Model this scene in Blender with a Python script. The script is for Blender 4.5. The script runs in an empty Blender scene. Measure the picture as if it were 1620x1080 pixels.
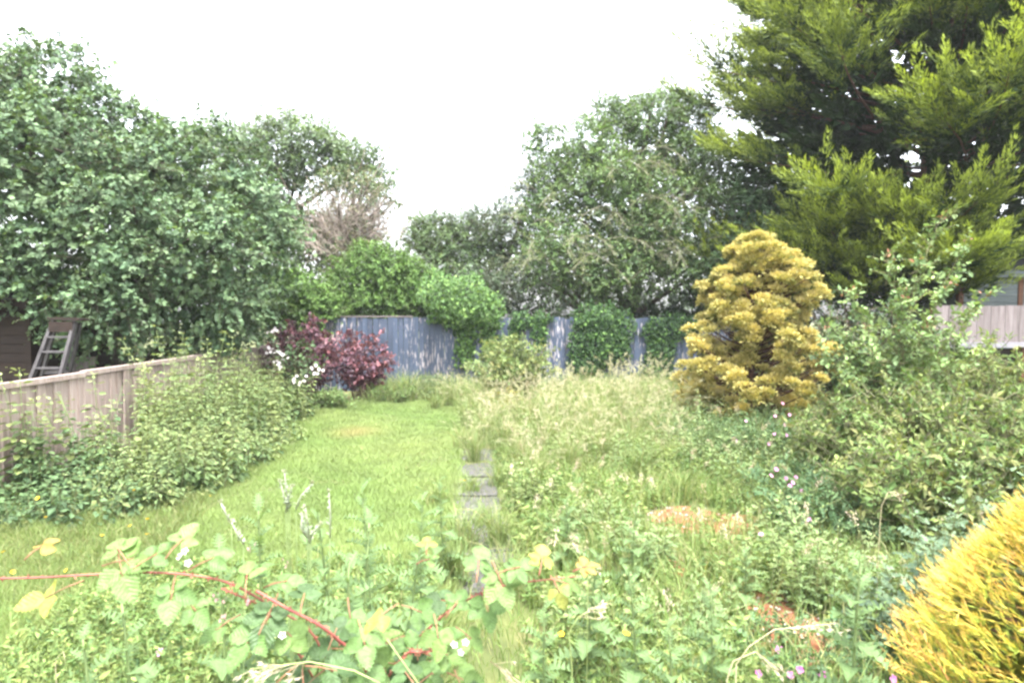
import bpy, math
import numpy as np
from mathutils import Vector, Matrix
R = math.radians
SC = bpy.context.scene
COL = SC.collection

# ------------------------------------------------------------------ camera
CAM_H, FPX, YAW, PITCH = 1.85, 1000.0, R(4.0), R(2.46)
cd = bpy.data.cameras.new('camera'); cam = bpy.data.objects.new('camera', cd); COL.objects.link(cam)
cam.location = (0, 0, CAM_H); cam.rotation_euler = (R(90) - PITCH, 0, -YAW)
cd.sensor_width = 36.0; cd.lens = 36.0 * FPX / 1620.0; cd.clip_start = 0.05; cd.clip_end = 2000
cd.dof.use_dof = True; cd.dof.focus_distance = 7.0; cd.dof.aperture_fstop = 9.0
SC.camera = cam
# ------------------------------------------------------------------ overcast sky, soft sun, exposure
SUN_EL, SUN_AZ = R(74), R(165)          # azimuth measured from +Y towards +X
W = bpy.data.worlds.new('World'); SC.world = W; W.use_nodes = True
nt = W.node_tree; bg = nt.nodes['Background']
sky = nt.nodes.new('ShaderNodeTexSky'); sky.sky_type = 'NISHITA'; sky.sun_disc = False
sky.sun_elevation = SUN_EL; sky.sun_rotation = SUN_AZ; sky.air_density = 1.0; sky.dust_density = 4.0; sky.ozone_density = 1.0
hs = nt.nodes.new('ShaderNodeHueSaturation'); hs.inputs['Saturation'].default_value = 0.28     # cloud cover: a nearly white sky
nt.links.new(sky.outputs[0], hs.inputs['Color']); nt.links.new(hs.outputs[0], bg.inputs['Color'])
bg.inputs['Strength'].default_value = 0.15
sd = bpy.data.lights.new('sun', 'SUN'); sd.energy = 1.5; sd.angle = R(25); sd.color = (1.0, 0.975, 0.93)
sun = bpy.data.objects.new('sun', sd); COL.objects.link(sun)
sv = Vector((math.sin(SUN_AZ) * math.cos(SUN_EL), math.cos(SUN_AZ) * math.cos(SUN_EL), math.sin(SUN_EL)))
sun.rotation_euler = sv.to_track_quat('Z', 'Y').to_euler(); sun.location = sv * 60
SC.view_settings.view_transform = 'Standard'; SC.view_settings.look = 'None'
SC.view_settings.exposure = 3.0; SC.view_settings.gamma = 1.0; SC.view_settings.use_curve_mapping = False
SC.cycles.max_bounces = 8; SC.cycles.diffuse_bounces = 4; SC.cycles.transmission_bounces = 4; SC.cycles.transparent_max_bounces = 4
SC.cycles.caustics_reflective = False; SC.cycles.caustics_refractive = False
SC.cycles.filter_width = 2.6; SC.cycles.use_denoising = True

# ------------------------------------------------------------------ helpers
_f = np.array([math.sin(YAW) * math.cos(PITCH), math.cos(YAW) * math.cos(PITCH), -math.sin(PITCH)])
_r = np.array([math.cos(YAW), -math.sin(YAW), 0.0]); _u = np.cross(_r, _f)
def at(px, py, Y):                       # the place at distance Y that the photograph shows at (px, py)
    d = _f * FPX + _r * (px - 810) + _u * (540 - py)
    return np.array([0, 0, CAM_H]) + d * (Y / d[1])
def gnd(px, py, z=0.0):
    d = _f * FPX + _r * (px - 810) + _u * (540 - py)
    return np.array([0, 0, CAM_H]) + d * ((z - CAM_H) / d[2])
def pt(px, Y): return at(px, 600, Y) * np.array([1, 1, 0])
def unit(a):
    a = np.asarray(a, float); return a / np.maximum(np.linalg.norm(a, axis=-1, keepdims=True), 1e-9)
def A3(*v): return np.array(v, float)
UP = A3(0, 0, 1)
def mixc(a, b, t): return np.asarray(a) * (1 - t) + np.asarray(b) * t

def raw_mesh(name, V, T, C=None, smooth=False):
    me = bpy.data.meshes.new(name)
    V = np.ascontiguousarray(V, np.float32); T = np.ascontiguousarray(T, np.int32)
    me.vertices.add(len(V)); me.vertices.foreach_set('co', V.ravel())
    me.loops.add(T.size); me.loops.foreach_set('vertex_index', T.ravel())
    me.polygons.add(len(T)); me.polygons.foreach_set('loop_start', np.arange(0, T.size, T.shape[1], dtype=np.int32))
    me.update(calc_edges=True)
    if C is not None:
        a = me.attributes.new('Col', 'FLOAT_COLOR', 'POINT')
        c = np.ones((len(V), 4), np.float32); c[:, :3] = np.clip(C, 0.002, 1); a.data.foreach_set('color', c.ravel())
    if smooth: me.shade_smooth()
    else: me.shade_flat()
    return me

def link(name, me, mat=None, parent=None):
    o = bpy.data.objects.new(name, me); COL.objects.link(o)
    if mat is not None and me is not None and len(me.materials) == 0: me.materials.append(mat)
    if parent is not None: o.parent = parent
    return o
def tag(o, label, cat=None, group=None, kind=None):
    o['label'] = label
    if cat: o['category'] = cat
    if group: o['group'] = group
    if kind: o['kind'] = kind
    return o
def thing(name, label, cat, loc=(0, 0, 0), group=None, rz=0.0):
    o = bpy.data.objects.new(name, None); COL.objects.link(o); o.location = tuple(loc); o.rotation_euler[2] = rz
    o.empty_display_size = 0.1
    return tag(o, label, cat, group)
def copy_tree(o, parent=None):
    c = o.copy(); COL.objects.link(c)
    if parent is not None: c.parent = parent
    for ch in list(o.children): copy_tree(ch, c)
    return c

# leaf templates: x * width, y * length, z * length (or * width); triangles
TPL = {
 'diamond': ([(0,0,0),(-.5,.45,.10),(0,1,-.05),(.5,.45,.10)], [(0,2,1),(0,3,2)]),
 'leaf': ([(0,0,0),(-.45,.28,.07),(-.40,.62,.05),(0,1,-.10),(.40,.62,.05),(.45,.28,.07),(0,.45,-.02)], [(0,6,1),(1,6,2),(2,6,3),(3,6,4),(4,6,5),(5,6,0)]),
 'oval': ([(0,0,0),(-.5,.35,.08),(-.36,.75,.04),(0,1,-.06),(.36,.75,.04),(.5,.35,.08)], [(0,3,2),(0,2,1),(0,5,4),(0,4,3)]),
 'ivy': ([(0,0,0),(-.5,.15,.05),(-.3,.5,.03),(0,1,-.12),(.3,.5,.03),(.5,.15,.05)], [(0,2,1),(0,3,2),(0,4,3),(0,5,4)]),
 'fan': ([(0,0,0),(-.5,.65,.07),(-.12,1,-.08),(.25,.95,.04),(.5,.6,-.05)], [(0,2,1),(0,3,2),(0,4,3)]),
 'tri': ([(-.5,0,0),(.5,0,0),(0,1,0)], [(0,1,2)]),
 'blade': ([(-.5,0,0),(.5,0,0),(-.4,.5,.03),(.4,.5,.03),(0,1,-.15)], [(0,1,3),(0,3,2),(2,3,4)]),
 'spiny': ([(0,0,0),(0,.33,.04),(0,.66,.03),(0,1,-.06),(-.5,.22,.12),(-.45,.52,.10),(-.3,.82,.05),(.5,.22,.12),(.45,.52,.10),(.3,.82,.05)],
           [(0,1,4),(1,2,5),(2,3,6),(0,7,1),(1,8,2),(2,9,3)]),
 'prism': ([(1,0,0),(-.5,0,.87),(-.5,0,-.87),(.7,1,0),(-.35,1,.6),(-.35,1,-.6)], [(0,1,4),(0,4,3),(1,2,5),(1,5,4),(2,0,3),(2,3,5)]),
 'star': ([(0,0,0),(-.5,.1,.1),(.5,.1,.1),(-.35,.7,.1),(.35,.7,.1),(0,1,0)], [(0,1,3),(0,3,5),(0,5,4),(0,4,2)]),
}
class Leaves:
    def __init__(s): s.a = []
    def add(s, pos, d, n, ln, wd, col):
        pos = np.asarray(pos, float).reshape(-1, 3); N = len(pos)
        if N == 0: return
        bc = lambda v, k: np.broadcast_to(np.asarray(v, float), (N, k)).copy()
        s.a.append((pos, bc(d, 3), bc(n, 3), np.broadcast_to(np.asarray(ln, float), (N,)).copy(), np.broadcast_to(np.asarray(wd, float), (N,)).copy(), bc(col, 3)))
    def arrays(s): return [np.concatenate([x[i] for x in s.a]) for i in range(6)]
    def mesh(s, name, tpl, zwidth=False, smooth=False):
        pos, d, n, ln, wd, col = s.arrays()
        d = unit(d); x = unit(np.cross(d, n) + 1e-6); n = np.cross(x, d)
        tv, tf = TPL[tpl]; tv = np.array(tv, float); tf = np.array(tf)
        zs = wd if zwidth else ln
        V = pos[:, None] + x[:, None] * (tv[None, :, 0, None] * wd[:, None, None]) + d[:, None] * (tv[None, :, 1, None] * ln[:, None, None]) + n[:, None] * (tv[None, :, 2, None] * zs[:, None, None])
        k = len(tv); F = tf[None] + (np.arange(len(pos)) * k)[:, None, None]
        return raw_mesh(name, V.reshape(-1, 3), F.reshape(-1, 3), np.repeat(col, k, axis=0), smooth)
    def build(s, name, mat, parent, tpl, zwidth=False, smooth=False):
        if not s.a: return None
        o = link(name, s.mesh(name, tpl, zwidth, smooth), mat, parent)
        if parent is not None and name in ('stems', 'twigs', 'foliage', 'leaves', 'flower_cluster', 'thorns', 'buds', 'stamens', 'stalks', 'seed_heads', 'seed_head', 'panicle_branches', 'sparse_leaves', 'stray_shoots', 'branch'): o['kind'] = 'stuff'
        return o
    def sticks(s, p, q, w, col):
        p = np.asarray(p, float); q = np.asarray(q, float); v = q - p
        s.add(p, v, np.cross(v, A3(.31, .77, .55)) + 1e-5, np.linalg.norm(v, axis=1), w, col)

def bez(P0, P1, P2, t):
    t = t[..., None]; return P0 * (1 - t) ** 2 + P1 * 2 * t * (1 - t) + P2 * t ** 2
def dbez(P0, P1, P2, t):
    t = t[..., None]; return unit((P1 - P0) * (1 - t) + (P2 - P1) * t)
def stem_sticks(L, P0, P1, P2, w0, w1, col, seg=4):
    ts = np.linspace(0, 1, seg + 1)
    for i in range(seg):
        a = bez(P0, P1, P2, np.full(len(P0), ts[i])); b = bez(P0, P1, P2, np.full(len(P0), ts[i + 1]))
        w = w0 + (w1 - w0) * ts[i]
        L.sticks(a, b, w, col)
def ribbons(name, P0, P1, P2, w, C, seg=3, tipc=None):
    """curved tapering blades; returns a mesh"""
    N = len(P0); ts = np.linspace(0, 1, seg + 1); V = []; Cc = []
    side = unit(np.cross(P2 - P0, UP + 0.01) + np.random.default_rng(5).normal(0, .35, (N, 3)))
    for i, t in enumerate(ts):
        p = bez(P0, P1, P2, np.full(N, t)); ww = (w * (1 - t ** 2) * .5 + 0.0004)[:, None]
        V += [p - side * ww, p + side * ww]
        c = C if tipc is None else C * (1 - t) + tipc * t
        Cc += [c, c]
    V = np.stack(V, 1); Cc = np.stack(Cc, 1); k = V.shape[1]; F = []
    for i in range(seg):
        a = 2 * i; F += [(a, a + 1, a + 3), (a, a + 3, a + 2)]
    F = np.array(F)[None] + (np.arange(N) * k)[:, None, None]
    return raw_mesh(name, V.reshape(-1, 3), F.reshape(-1, 3), Cc.reshape(-1, 3), True)

class MB:
    """collects plain solids into one mesh"""
    def __init__(s): s.v = []; s.f = []
    def box(s, x0, x1, y0, y1, z0, z1):
        b = len(s.v); s.v += [(x, y, z) for z in (z0, z1) for y in (y0, y1) for x in (x0, x1)]
        s.f += [tuple(b + i for i in q) for q in ((0,2,3,1),(4,5,7,6),(0,1,5,4),(2,6,7,3),(0,4,6,2),(1,3,7,5))]; return s
    def bar(s, p, q, w, h, up=(0, 0, 1)):
        p, q = Vector(p), Vector(q); d = (q - p).normalized(); x = d.cross(Vector(up)).normalized(); n = x.cross(d)
        b = len(s.v)
        for e in (p, q):
            for sx, sn in ((-1,-1),(1,-1),(1,1),(-1,1)): s.v.append(tuple(e + x * (sx * w / 2) + n * (sn * h / 2)))
        s.f += [tuple(b + i for i in q) for q in ((0,3,2,1),(4,5,6,7),(0,1,5,4),(1,2,6,5),(2,3,7,6),(3,0,4,7))]; return s
    def tube(s, pts, rad, k=7, seed=0):
        pts = np.asarray(pts, float); rad = np.broadcast_to(np.asarray(rad, float), (len(pts),)); b = len(s.v); rg = np.random.default_rng(seed)
        for i, p in enumerate(pts):
            d = unit(pts[min(i + 1, len(pts) - 1)] - pts[max(i - 1, 0)]); x = unit(np.cross(d, A3(.3, .9, .31))); y = np.cross(d, x)
            for j in range(k):
                a = 2 * math.pi * j / k; rr = rad[i] * (1 + rg.normal(0, .06)); s.v.append(tuple(p + x * math.cos(a) * rr + y * math.sin(a) * rr))
        for i in range(len(pts) - 1):
            for j in range(k):
                j2 = (j + 1) % k; s.f.append((b + i*k + j, b + i*k + j2, b + (i+1)*k + j2, b + (i+1)*k + j))
        s.f.append(tuple(b + j for j in reversed(range(k)))); s.f.append(tuple(b + (len(pts)-1)*k + j for j in range(k))); return s
    def mesh(s, name, smooth=False):
        me = bpy.data.meshes.new(name); me.from_pydata(s.v, [], s.f); me.update()
        me.shade_smooth() if smooth else me.shade_flat(); return me
    def build(s, name, mat, parent=None, smooth=False, loc=None):
        o = link(name, s.mesh(name, smooth), mat, parent)
        if loc is not None: o.location = loc
        return o
def wander(p, q, n, amp, rng):
    t = np.linspace(0, 1, n)[:, None]; P = np.asarray(p) * (1 - t) + np.asarray(q) * t
    j = rng.normal(0, amp, (n, 3)); j[0] = j[-1] = 0
    return P + j

# ------------------------------------------------------------------ materials
def new_mat(name):
    m = bpy.data.materials.new(name); m.use_nodes = True; n = m.node_tree
    b = n.nodes['Principled BSDF']; return m, n, b
def N(n, t, **kw):
    x = n.nodes.new(t)
    for k, v in kw.items(): setattr(x, k, v)
    return x
def leaf_mat(name, trans=0.35, rough=0.5, spec=0.35, tint=(1.15, 1.1, .55)):
    """colour comes from each leaf's own colour; thin leaves let light through"""
    m, n, b = new_mat(name)
    at_ = N(n, 'ShaderNodeAttribute'); at_.attribute_name = 'Col'
    b.inputs['Roughness'].default_value = rough; b.inputs['Specular IOR Level'].default_value = spec
    n.links.new(at_.outputs['Color'], b.inputs['Base Color'])
    tr = N(n, 'ShaderNodeBsdfTranslucent'); mu = N(n, 'ShaderNodeMix', data_type='RGBA', blend_type='MULTIPLY')
    mu.inputs['Factor'].default_value = 1; mu.inputs['B'].default_value = (*tint, 1)
    n.links.new(at_.outputs['Color'], mu.inputs['A']); n.links.new(mu.outputs['Result'], tr.inputs['Color'])
    mx = N(n, 'ShaderNodeMixShader'); mx.inputs[0].default_value = trans
    n.links.new(b.outputs[0], mx.inputs[1]); n.links.new(tr.outputs[0], mx.inputs[2])
    n.links.new(mx.outputs[0], n.nodes['Material Output'].inputs['Surface'])
    return m
def noise_mat(name, cols, scale=(1, 1, 1), nscale=8.0, rough=.85, bump=.3, bdist=.01, detail=6, rnd=0.0, rough2=None, stops=None):
    """procedural: noise over world position through a colour ramp, fine relief, optional per-object tone"""
    m, n, b = new_mat(name)
    g = N(n, 'ShaderNodeNewGeometry'); mp = N(n, 'ShaderNodeVectorMath', operation='MULTIPLY'); mp.inputs[1].default_value = scale
    n.links.new(g.outputs['Position'], mp.inputs[0])
    src = mp.outputs[0]
    oi = N(n, 'ShaderNodeObjectInfo')
    if rnd:
        ad = N(n, 'ShaderNodeVectorMath', operation='ADD'); cb = N(n, 'ShaderNodeCombineXYZ')
        ml = N(n, 'ShaderNodeMath', operation='MULTIPLY'); ml.inputs[1].default_value = 40
        n.links.new(oi.outputs['Random'], ml.inputs[0]); n.links.new(ml.outputs[0], cb.inputs[2]); n.links.new(src, ad.inputs[0]); n.links.new(cb.outputs[0], ad.inputs[1]); src = ad.outputs[0]
    no = N(n, 'ShaderNodeTexNoise'); no.inputs['Scale'].default_value = nscale; no.inputs['Detail'].default_value = detail; no.inputs['Roughness'].default_value = .62
    n.links.new(src, no.inputs['Vector'])
    cr = N(n, 'ShaderNodeValToRGB'); e = cr.color_ramp.elements
    k = len(cols); st = stops or [0.28 + 0.44 * i / max(1, k - 1) for i in range(k)]
    e[0].position = st[0]; e[0].color = (*cols[0], 1); e[1].position = st[-1]; e[1].color = (*cols[-1], 1)
    for i in range(1, k - 1):
        q = e.new(st[i]); q.color = (*cols[i], 1)
    n.links.new(no.outputs['Fac'], cr.inputs[0]); outc = cr.outputs[0]
    if rnd:
        hv = N(n, 'ShaderNodeHueSaturation'); mr = N(n, 'ShaderNodeMapRange'); mr.inputs['To Min'].default_value = 1 - rnd; mr.inputs['To Max'].default_value = 1 + rnd
        n.links.new(oi.outputs['Random'], mr.inputs['Value']); n.links.new(mr.outputs[0], hv.inputs['Value']); n.links.new(outc, hv.inputs['Color']); outc = hv.outputs[0]
    n.links.new(outc, b.inputs['Base Color']); b.inputs['Roughness'].default_value = rough; b.inputs['Specular IOR Level'].default_value = .25
    if bump:
        bp = N(n, 'ShaderNodeBump'); bp.inputs['Strength'].default_value = bump; bp.inputs['Distance'].default_value = bdist
        n.links.new(no.outputs['Fac'], bp.inputs['Height']); n.links.new(bp.outputs[0], b.inputs['Normal'])
    return m
M = {}
M['leaf'] = leaf_mat('broad_leaf', .34, .45, .4)
M['gloss'] = leaf_mat('glossy_leaf', .26, .55, .22)
M['soft'] = leaf_mat('soft_leaf', .30, .6, .22)
M['grass'] = leaf_mat('grass_blade', .32, .55, .22)
M['conifer'] = leaf_mat('conifer_spray', .22, .65, .2)
M['petal'] = leaf_mat('petal', .35, .6, .2, (1, 1, 1))
M['twig'] = leaf_mat('twig_bark', 0.0, .9, .1)
M['bark'] = noise_mat('bark', [(.035, .027, .02), (.10, .085, .065), (.17, .15, .12)], (1, 1, .25), 22, .95, .7, .02)
M['pinebark'] = noise_mat('red_bark', [(.05, .025, .016), (.13, .07, .045)], (1, 1, .2), 25, .95, .7, .02)
M['ground'] = noise_mat('ground_soil_moss', [(.045, .04, .02), (.06, .075, .025), (.09, .10, .035), (.13, .11, .06)], (1, 1, 1), 1.6, 1, .6, .03, 10)
M['redsoil'] = noise_mat('red_sandy_soil', [(.075, .028, .014), (.13, .05, .024), (.165, .075, .038), (.19, .12, .085)], (1, 1, 1), 9, 1, .9, .02, 10)
M['slab'] = noise_mat('weathered_concrete', [(.026, .034, .014), (.042, .044, .034), (.068, .064, .064), (.12, .11, .115)], (1, 1, 1), 26, .95, .6, .006, 10, .10)
M['fence_tan'] = noise_mat('pale_softwood', [(.17, .125, .105), (.26, .20, .175), (.32, .26, .23), (.38, .32, .29)], (6, 6, .5), 5, .85, .35, .004, 8, .16)
M['fence_grey'] = noise_mat('greyed_softwood', [(.10, .082, .083), (.155, .13, .13), (.20, .175, .18)], (6, 6, .5), 5, .9, .35, .004, 8, .16)
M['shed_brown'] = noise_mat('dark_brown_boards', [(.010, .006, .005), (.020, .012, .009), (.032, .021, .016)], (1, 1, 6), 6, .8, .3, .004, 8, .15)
M['shed_green'] = noise_mat('grey_green_boards', [(.06, .07, .075), (.095, .11, .115), (.13, .145, .15)], (.6, .6, 6), 6, .8, .3, .004, 8, .12)
M['rust'] = noise_mat('rusty_brown', [(.07, .035, .022), (.13, .06, .035)], (1, 1, 1), 20, .9, .4, .004)
M['ladder'] = noise_mat('old_grey_ladder_wood', [(.04, .037, .04), (.065, .06, .062), (.10, .094, .095)], (1, 1, .4), 18, .85, .3, .003)
M['felt'] = noise_mat('roof_felt', [(.03, .03, .032), (.05, .05, .052)], (1, 1, 1), 60, .95, .5, .003)
M['brick'] = noise_mat('dull_red_brick', [(.12, .055, .045), (.20, .10, .08)], (1, 1, 1), 14, .95, .4, .004, 6, .15)
def blue_paint():
    m, n, b = new_mat('peeling_blue_paint')
    g = N(n, 'ShaderNodeNewGeometry'); oi = N(n, 'ShaderNodeObjectInfo')
    def nz(sc, scale, det, off=0.0):
        v = N(n, 'ShaderNodeVectorMath', operation='MULTIPLY_ADD'); v.inputs[1].default_value = sc; v.inputs[2].default_value = (off, off * 2, off * .3)
        n.links.new(g.outputs['Position'], v.inputs[0]); q = N(n, 'ShaderNodeTexNoise'); q.inputs['Scale'].default_value = scale; q.inputs['Detail'].default_value = det; q.inputs['Roughness'].default_value = .6
        n.links.new(v.outputs[0], q.inputs['Vector']); return q.outputs['Fac']
    flake = nz((20, 1, 2.6), 1.6, 7); broad = nz((.42, .1, .6), 1.7, 3, 3.0); tone = nz((9, 1, 1.2), 1.2, 5, 7.0)
    ad = N(n, 'ShaderNodeMath', operation='MULTIPLY_ADD'); ad.inputs[1].default_value = .42; n.links.new(broad, ad.inputs[0]); n.links.new(flake, ad.inputs[2])
    cr = N(n, 'ShaderNodeValToRGB'); cr.color_ramp.elements[0].position = .785; cr.color_ramp.elements[1].position = .845
    cr.color_ramp.elements[0].color = (0, 0, 0, 1); cr.color_ramp.elements[1].color = (1, 1, 1, 1); n.links.new(ad.outputs[0], cr.inputs[0])
    pc = N(n, 'ShaderNodeValToRGB'); e = pc.color_ramp.elements; e[0].position = .3; e[0].color = (.029, .045, .076, 1); e[1].position = .7; e[1].color = (.056, .076, .122, 1)
    n.links.new(tone, pc.inputs[0])
    wc = N(n, 'ShaderNodeValToRGB'); e = wc.color_ramp.elements; e[0].position = .35; e[0].color = (.22, .19, .20, 1); e[1].position = .65; e[1].color = (.46, .42, .42, 1); n.links.new(tone, wc.inputs[0])
    mx = N(n, 'ShaderNodeMix', data_type='RGBA'); n.links.new(cr.outputs[0], mx.inputs['Factor']); n.links.new(pc.outputs[0], mx.inputs['A']); n.links.new(wc.outputs[0], mx.inputs['B'])
    hv = N(n, 'ShaderNodeHueSaturation'); mr = N(n, 'ShaderNodeMapRange'); mr.inputs['To Min'].default_value = .82; mr.inputs['To Max'].default_value = 1.15
    n.links.new(oi.outputs['Random'], mr.inputs['Value']); n.links.new(mr.outputs[0], hv.inputs['Value']); n.links.new(mx.outputs['Result'], hv.inputs['Color'])
    n.links.new(hv.outputs[0], b.inputs['Base Color']); b.inputs['Roughness'].default_value = .6
    bp = N(n, 'ShaderNodeBump'); bp.inputs['Strength'].default_value = .5; bp.inputs['Distance'].default_value = .004; bp.invert = True
    n.links.new(cr.outputs[0], bp.inputs['Height']); n.links.new(bp.outputs[0], b.inputs['Normal']); return m
M['blue'] = blue_paint()
M['thstem'] = noise_mat('thistle_stem', [(.12, .17, .06), (.17, .22, .09)], (1, 1, .3), 60, .7, .2, .001)
def veined_leaf(name, trans):
    m = leaf_mat(name, trans, .5, .3); n = m.node_tree; b = n.nodes['Principled BSDF']
    tc = N(n, 'ShaderNodeTexCoord'); sx = N(n, 'ShaderNodeSeparateXYZ'); n.links.new(tc.outputs['Object'], sx.inputs[0])
    ab = N(n, 'ShaderNodeMath', operation='ABSOLUTE'); n.links.new(sx.outputs['X'], ab.inputs[0])
    ma = N(n, 'ShaderNodeMath', operation='MULTIPLY_ADD'); ma.inputs[1].default_value = -.9; n.links.new(ab.outputs[0], ma.inputs[0]); n.links.new(sx.outputs['Y'], ma.inputs[2])
    mu = N(n, 'ShaderNodeMath', operation='MULTIPLY'); mu.inputs[1].default_value = 40; n.links.new(ma.outputs[0], mu.inputs[0])
    si = N(n, 'ShaderNodeMath', operation='SINE'); n.links.new(mu.outputs[0], si.inputs[0])
    bp = N(n, 'ShaderNodeBump'); bp.inputs['Strength'].default_value = .35; bp.inputs['Distance'].default_value = .0012; n.links.new(si.outputs[0], bp.inputs['Height']); n.links.new(bp.outputs[0], b.inputs['Normal'])
    no = N(n, 'ShaderNodeTexNoise'); no.inputs['Scale'].default_value = 130; no.inputs['Detail'].default_value = 4; g = N(n, 'ShaderNodeNewGeometry'); n.links.new(g.outputs['Position'], no.inputs['Vector'])
    cr = N(n, 'ShaderNodeValToRGB'); cr.color_ramp.elements[0].position = .35; cr.color_ramp.elements[0].color = (.78, .76, .68, 1); cr.color_ramp.elements[1].position = .6; cr.color_ramp.elements[1].color = (1.12, 1.1, 1.05, 1); n.links.new(no.outputs['Fac'], cr.inputs[0])
    at_ = [x for x in n.nodes if x.type == 'ATTRIBUTE'][0]
    vr = N(n, 'ShaderNodeMapRange'); vr.inputs['From Min'].default_value = .55; vr.inputs['From Max'].default_value = 1; vr.inputs['To Min'].default_value = 1; vr.inputs['To Max'].default_value = 1.12; n.links.new(si.outputs[0], vr.inputs['Value'])
    m1 = N(n, 'ShaderNodeMix', data_type='RGBA', blend_type='MULTIPLY'); m1.inputs['Factor'].default_value = 1; n.links.new(at_.outputs['Color'], m1.inputs['A']); n.links.new(cr.outputs[0], m1.inputs['B'])
    m2 = N(n, 'ShaderNodeVectorMath', operation='SCALE'); n.links.new(m1.outputs['Result'], m2.inputs[0]); n.links.new(vr.outputs[0], m2.inputs['Scale']); n.links.new(m2.outputs[0], b.inputs['Base Color'])
    return m
# ================================================================== the setting
def ground():
    rng = np.random.default_rng(1)
    xs = np.concatenate([[-110, -60, -30, -18], np.linspace(-12, 14, 105), [20, 32, 60, 110]])
    ys = np.concatenate([[-30, -12, -5], np.linspace(-1, 24, 101), [30, 40, 60, 130]])
    X, Y = np.meshgrid(xs, ys); near = (np.abs(X - 1) < 13.2) & (Y > -1.2) & (Y < 24.2)
    Z = np.where(near, .012 * np.sin(X * 2.1 + Y) + .012 * np.sin(Y * 1.7 - X * .8) + rng.normal(0, .006, X.shape), 0)
    V = np.stack([X, Y, Z], -1).reshape(-1, 3); w = len(xs); F = []
    for j in range(len(ys) - 1):
        a = np.arange(w - 1) + j * w; F.append(np.stack([a, a + 1, a + 1 + w, a + w], 1))
    o = link('ground', raw_mesh('ground', V, np.concatenate(F), None, True), M['ground']); tag(o, 'mossy garden soil under the lawn and the weed beds', None, None, 'structure')
ground()

# path of weathered slabs down the middle
path = bpy.data.objects.new('path', None); COL.objects.link(path); tag(path, 'overgrown path of grey concrete slabs beside the lawn', None, None, 'structure')
rng = np.random.default_rng(2)
def slab_mesh(seed, w, l):
    r = np.random.default_rng(seed); n = 7; V = []; 
    gx = np.linspace(-w/2, w/2, n); gy = np.linspace(-l/2, l/2, n)
    for j in range(n):
        for i in range(n):
            e = i in (0, n-1) or j in (0, n-1); V.append((gx[i] + r.normal(0, .014 if e else .002), gy[j] + r.normal(0, .012 if e else .002), .045 + r.normal(0, .0022) - (.008 if e else 0)))
    b = len(V); ring = [i for i in range(n)] + [j*n + n-1 for j in range(1, n)] + [n*n-1-i for i in range(1, n)] + [(n-1-j)*n for j in range(1, n-1)]
    for i in ring: V.append((V[i][0], V[i][1], -.02))
    F = [(j*n+i, j*n+i+1, (j+1)*n+i+1, (j+1)*n+i) for j in range(n-1) for i in range(n-1)]
    m = len(ring)
    for k in range(m): F.append((ring[(k+1) % m], ring[k], b + k, b + (k+1) % m))
    mb = MB(); mb.v = V; mb.f = F; return mb.mesh('slab')
slab_me = [slab_mesh(s, .47, .715) for s in (1, 2, 3)]
for me in slab_me: me.materials.append(M['slab'])
for i, y in enumerate([4.45, 5.19, 5.94, 6.69, 7.45, 8.2]):
    o = link('slab', slab_me[i % 3], None, path); o.location = (.07 + rng.normal(0, .02), y, -.018); o.rotation_euler = (rng.normal(0, .02), rng.normal(0, .02), rng.normal(0, .03))

# bare sandy patches among the weeds: low crusts of soil
def soil_patch(label, c, rx, ry, h, seed):
    r = np.random.default_rng(seed); k = 28; rings = 9; V = [(c[0], c[1], h)]; F = []
    ph = r.uniform(0, 6, 4)
    for j in range(1, rings + 1):
        for i in range(k):
            a = 2*math.pi*i/k; s = j / rings; e = 1 + .16*math.sin(2*a+ph[0]) + .13*math.sin(3*a+ph[1]) + .09*math.sin(5*a+ph[2]) + r.normal(0, .03)
            V.append((c[0] + rx*s*e*math.cos(a), c[1] + ry*s*e*math.sin(a), h*(1-s**2) - .012*(s > .95) + r.normal(0, .008)))
    for i in range(k): F.append((0, 1+i, 1+(i+1) % k))
    for j in range(rings-1):
        for i in range(k):
            a = 1+j*k; F.append((a+i, a+k+i, a+k+(i+1) % k, a+(i+1) % k))
    mb = MB(); mb.v = V; mb.f = F; o = mb.build('bare_soil_ground', M['redsoil'], None, True); tag(o, label, None, None, 'structure')
SOIL = [(gnd(1100, 826), .62, .50), (gnd(1265, 1010), .34, .62), (gnd(948, 722), .20, .34), (gnd(1048, 884), .20, .30)]
SOIL_L = ['orange sandy bare patch in the weeds below the gold conifer', 'reddish bare soil patch beside the gold foreground conifer', 'small rust coloured bare patch amid tall grass', 'small reddish bare patch near the slab path']
for i, (c, rx, ry) in enumerate(SOIL): soil_patch(SOIL_L[i], c, rx, ry, .022, 20 + i)
# loose pebbles on the bare soil
def pebbles():
    r = np.random.default_rng(8); V = []; F = []
    for (c, rx, ry) in SOIL[:2]:
        for q in range(170):
            a = r.uniform(0, 6.28); s = math.sqrt(r.uniform(0, 1)) * .95; p = A3(c[0] + rx*s*math.cos(a), c[1] + ry*s*math.sin(a), .022*(1-s*s) + .004); w = r.uniform(.006, .017)
            b = len(V)
            for d in ((1,0,0),(0,1,0),(-1,0,0),(0,-1,0),(0,0,.8),(0,0,-.5)): V.append(tuple(p + np.array(d) * w * r.uniform(.7, 1.2)))
            F += [(b+i, b+(i+1) % 4, b+4) for i in range(4)] + [(b+(i+1) % 4, b+i, b+5) for i in range(4)]
    mb = MB(); mb.v = V; mb.f = F; o = mb.build('gravel', noise_mat('pebble', [(.25, .2, .17), (.45, .40, .36)], (1, 1, 1), 30, .9, .2, .002), None, True); tag(o, 'loose pale grit scattered over the bare sandy soil', None, None, 'stuff')
pebbles()

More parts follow.
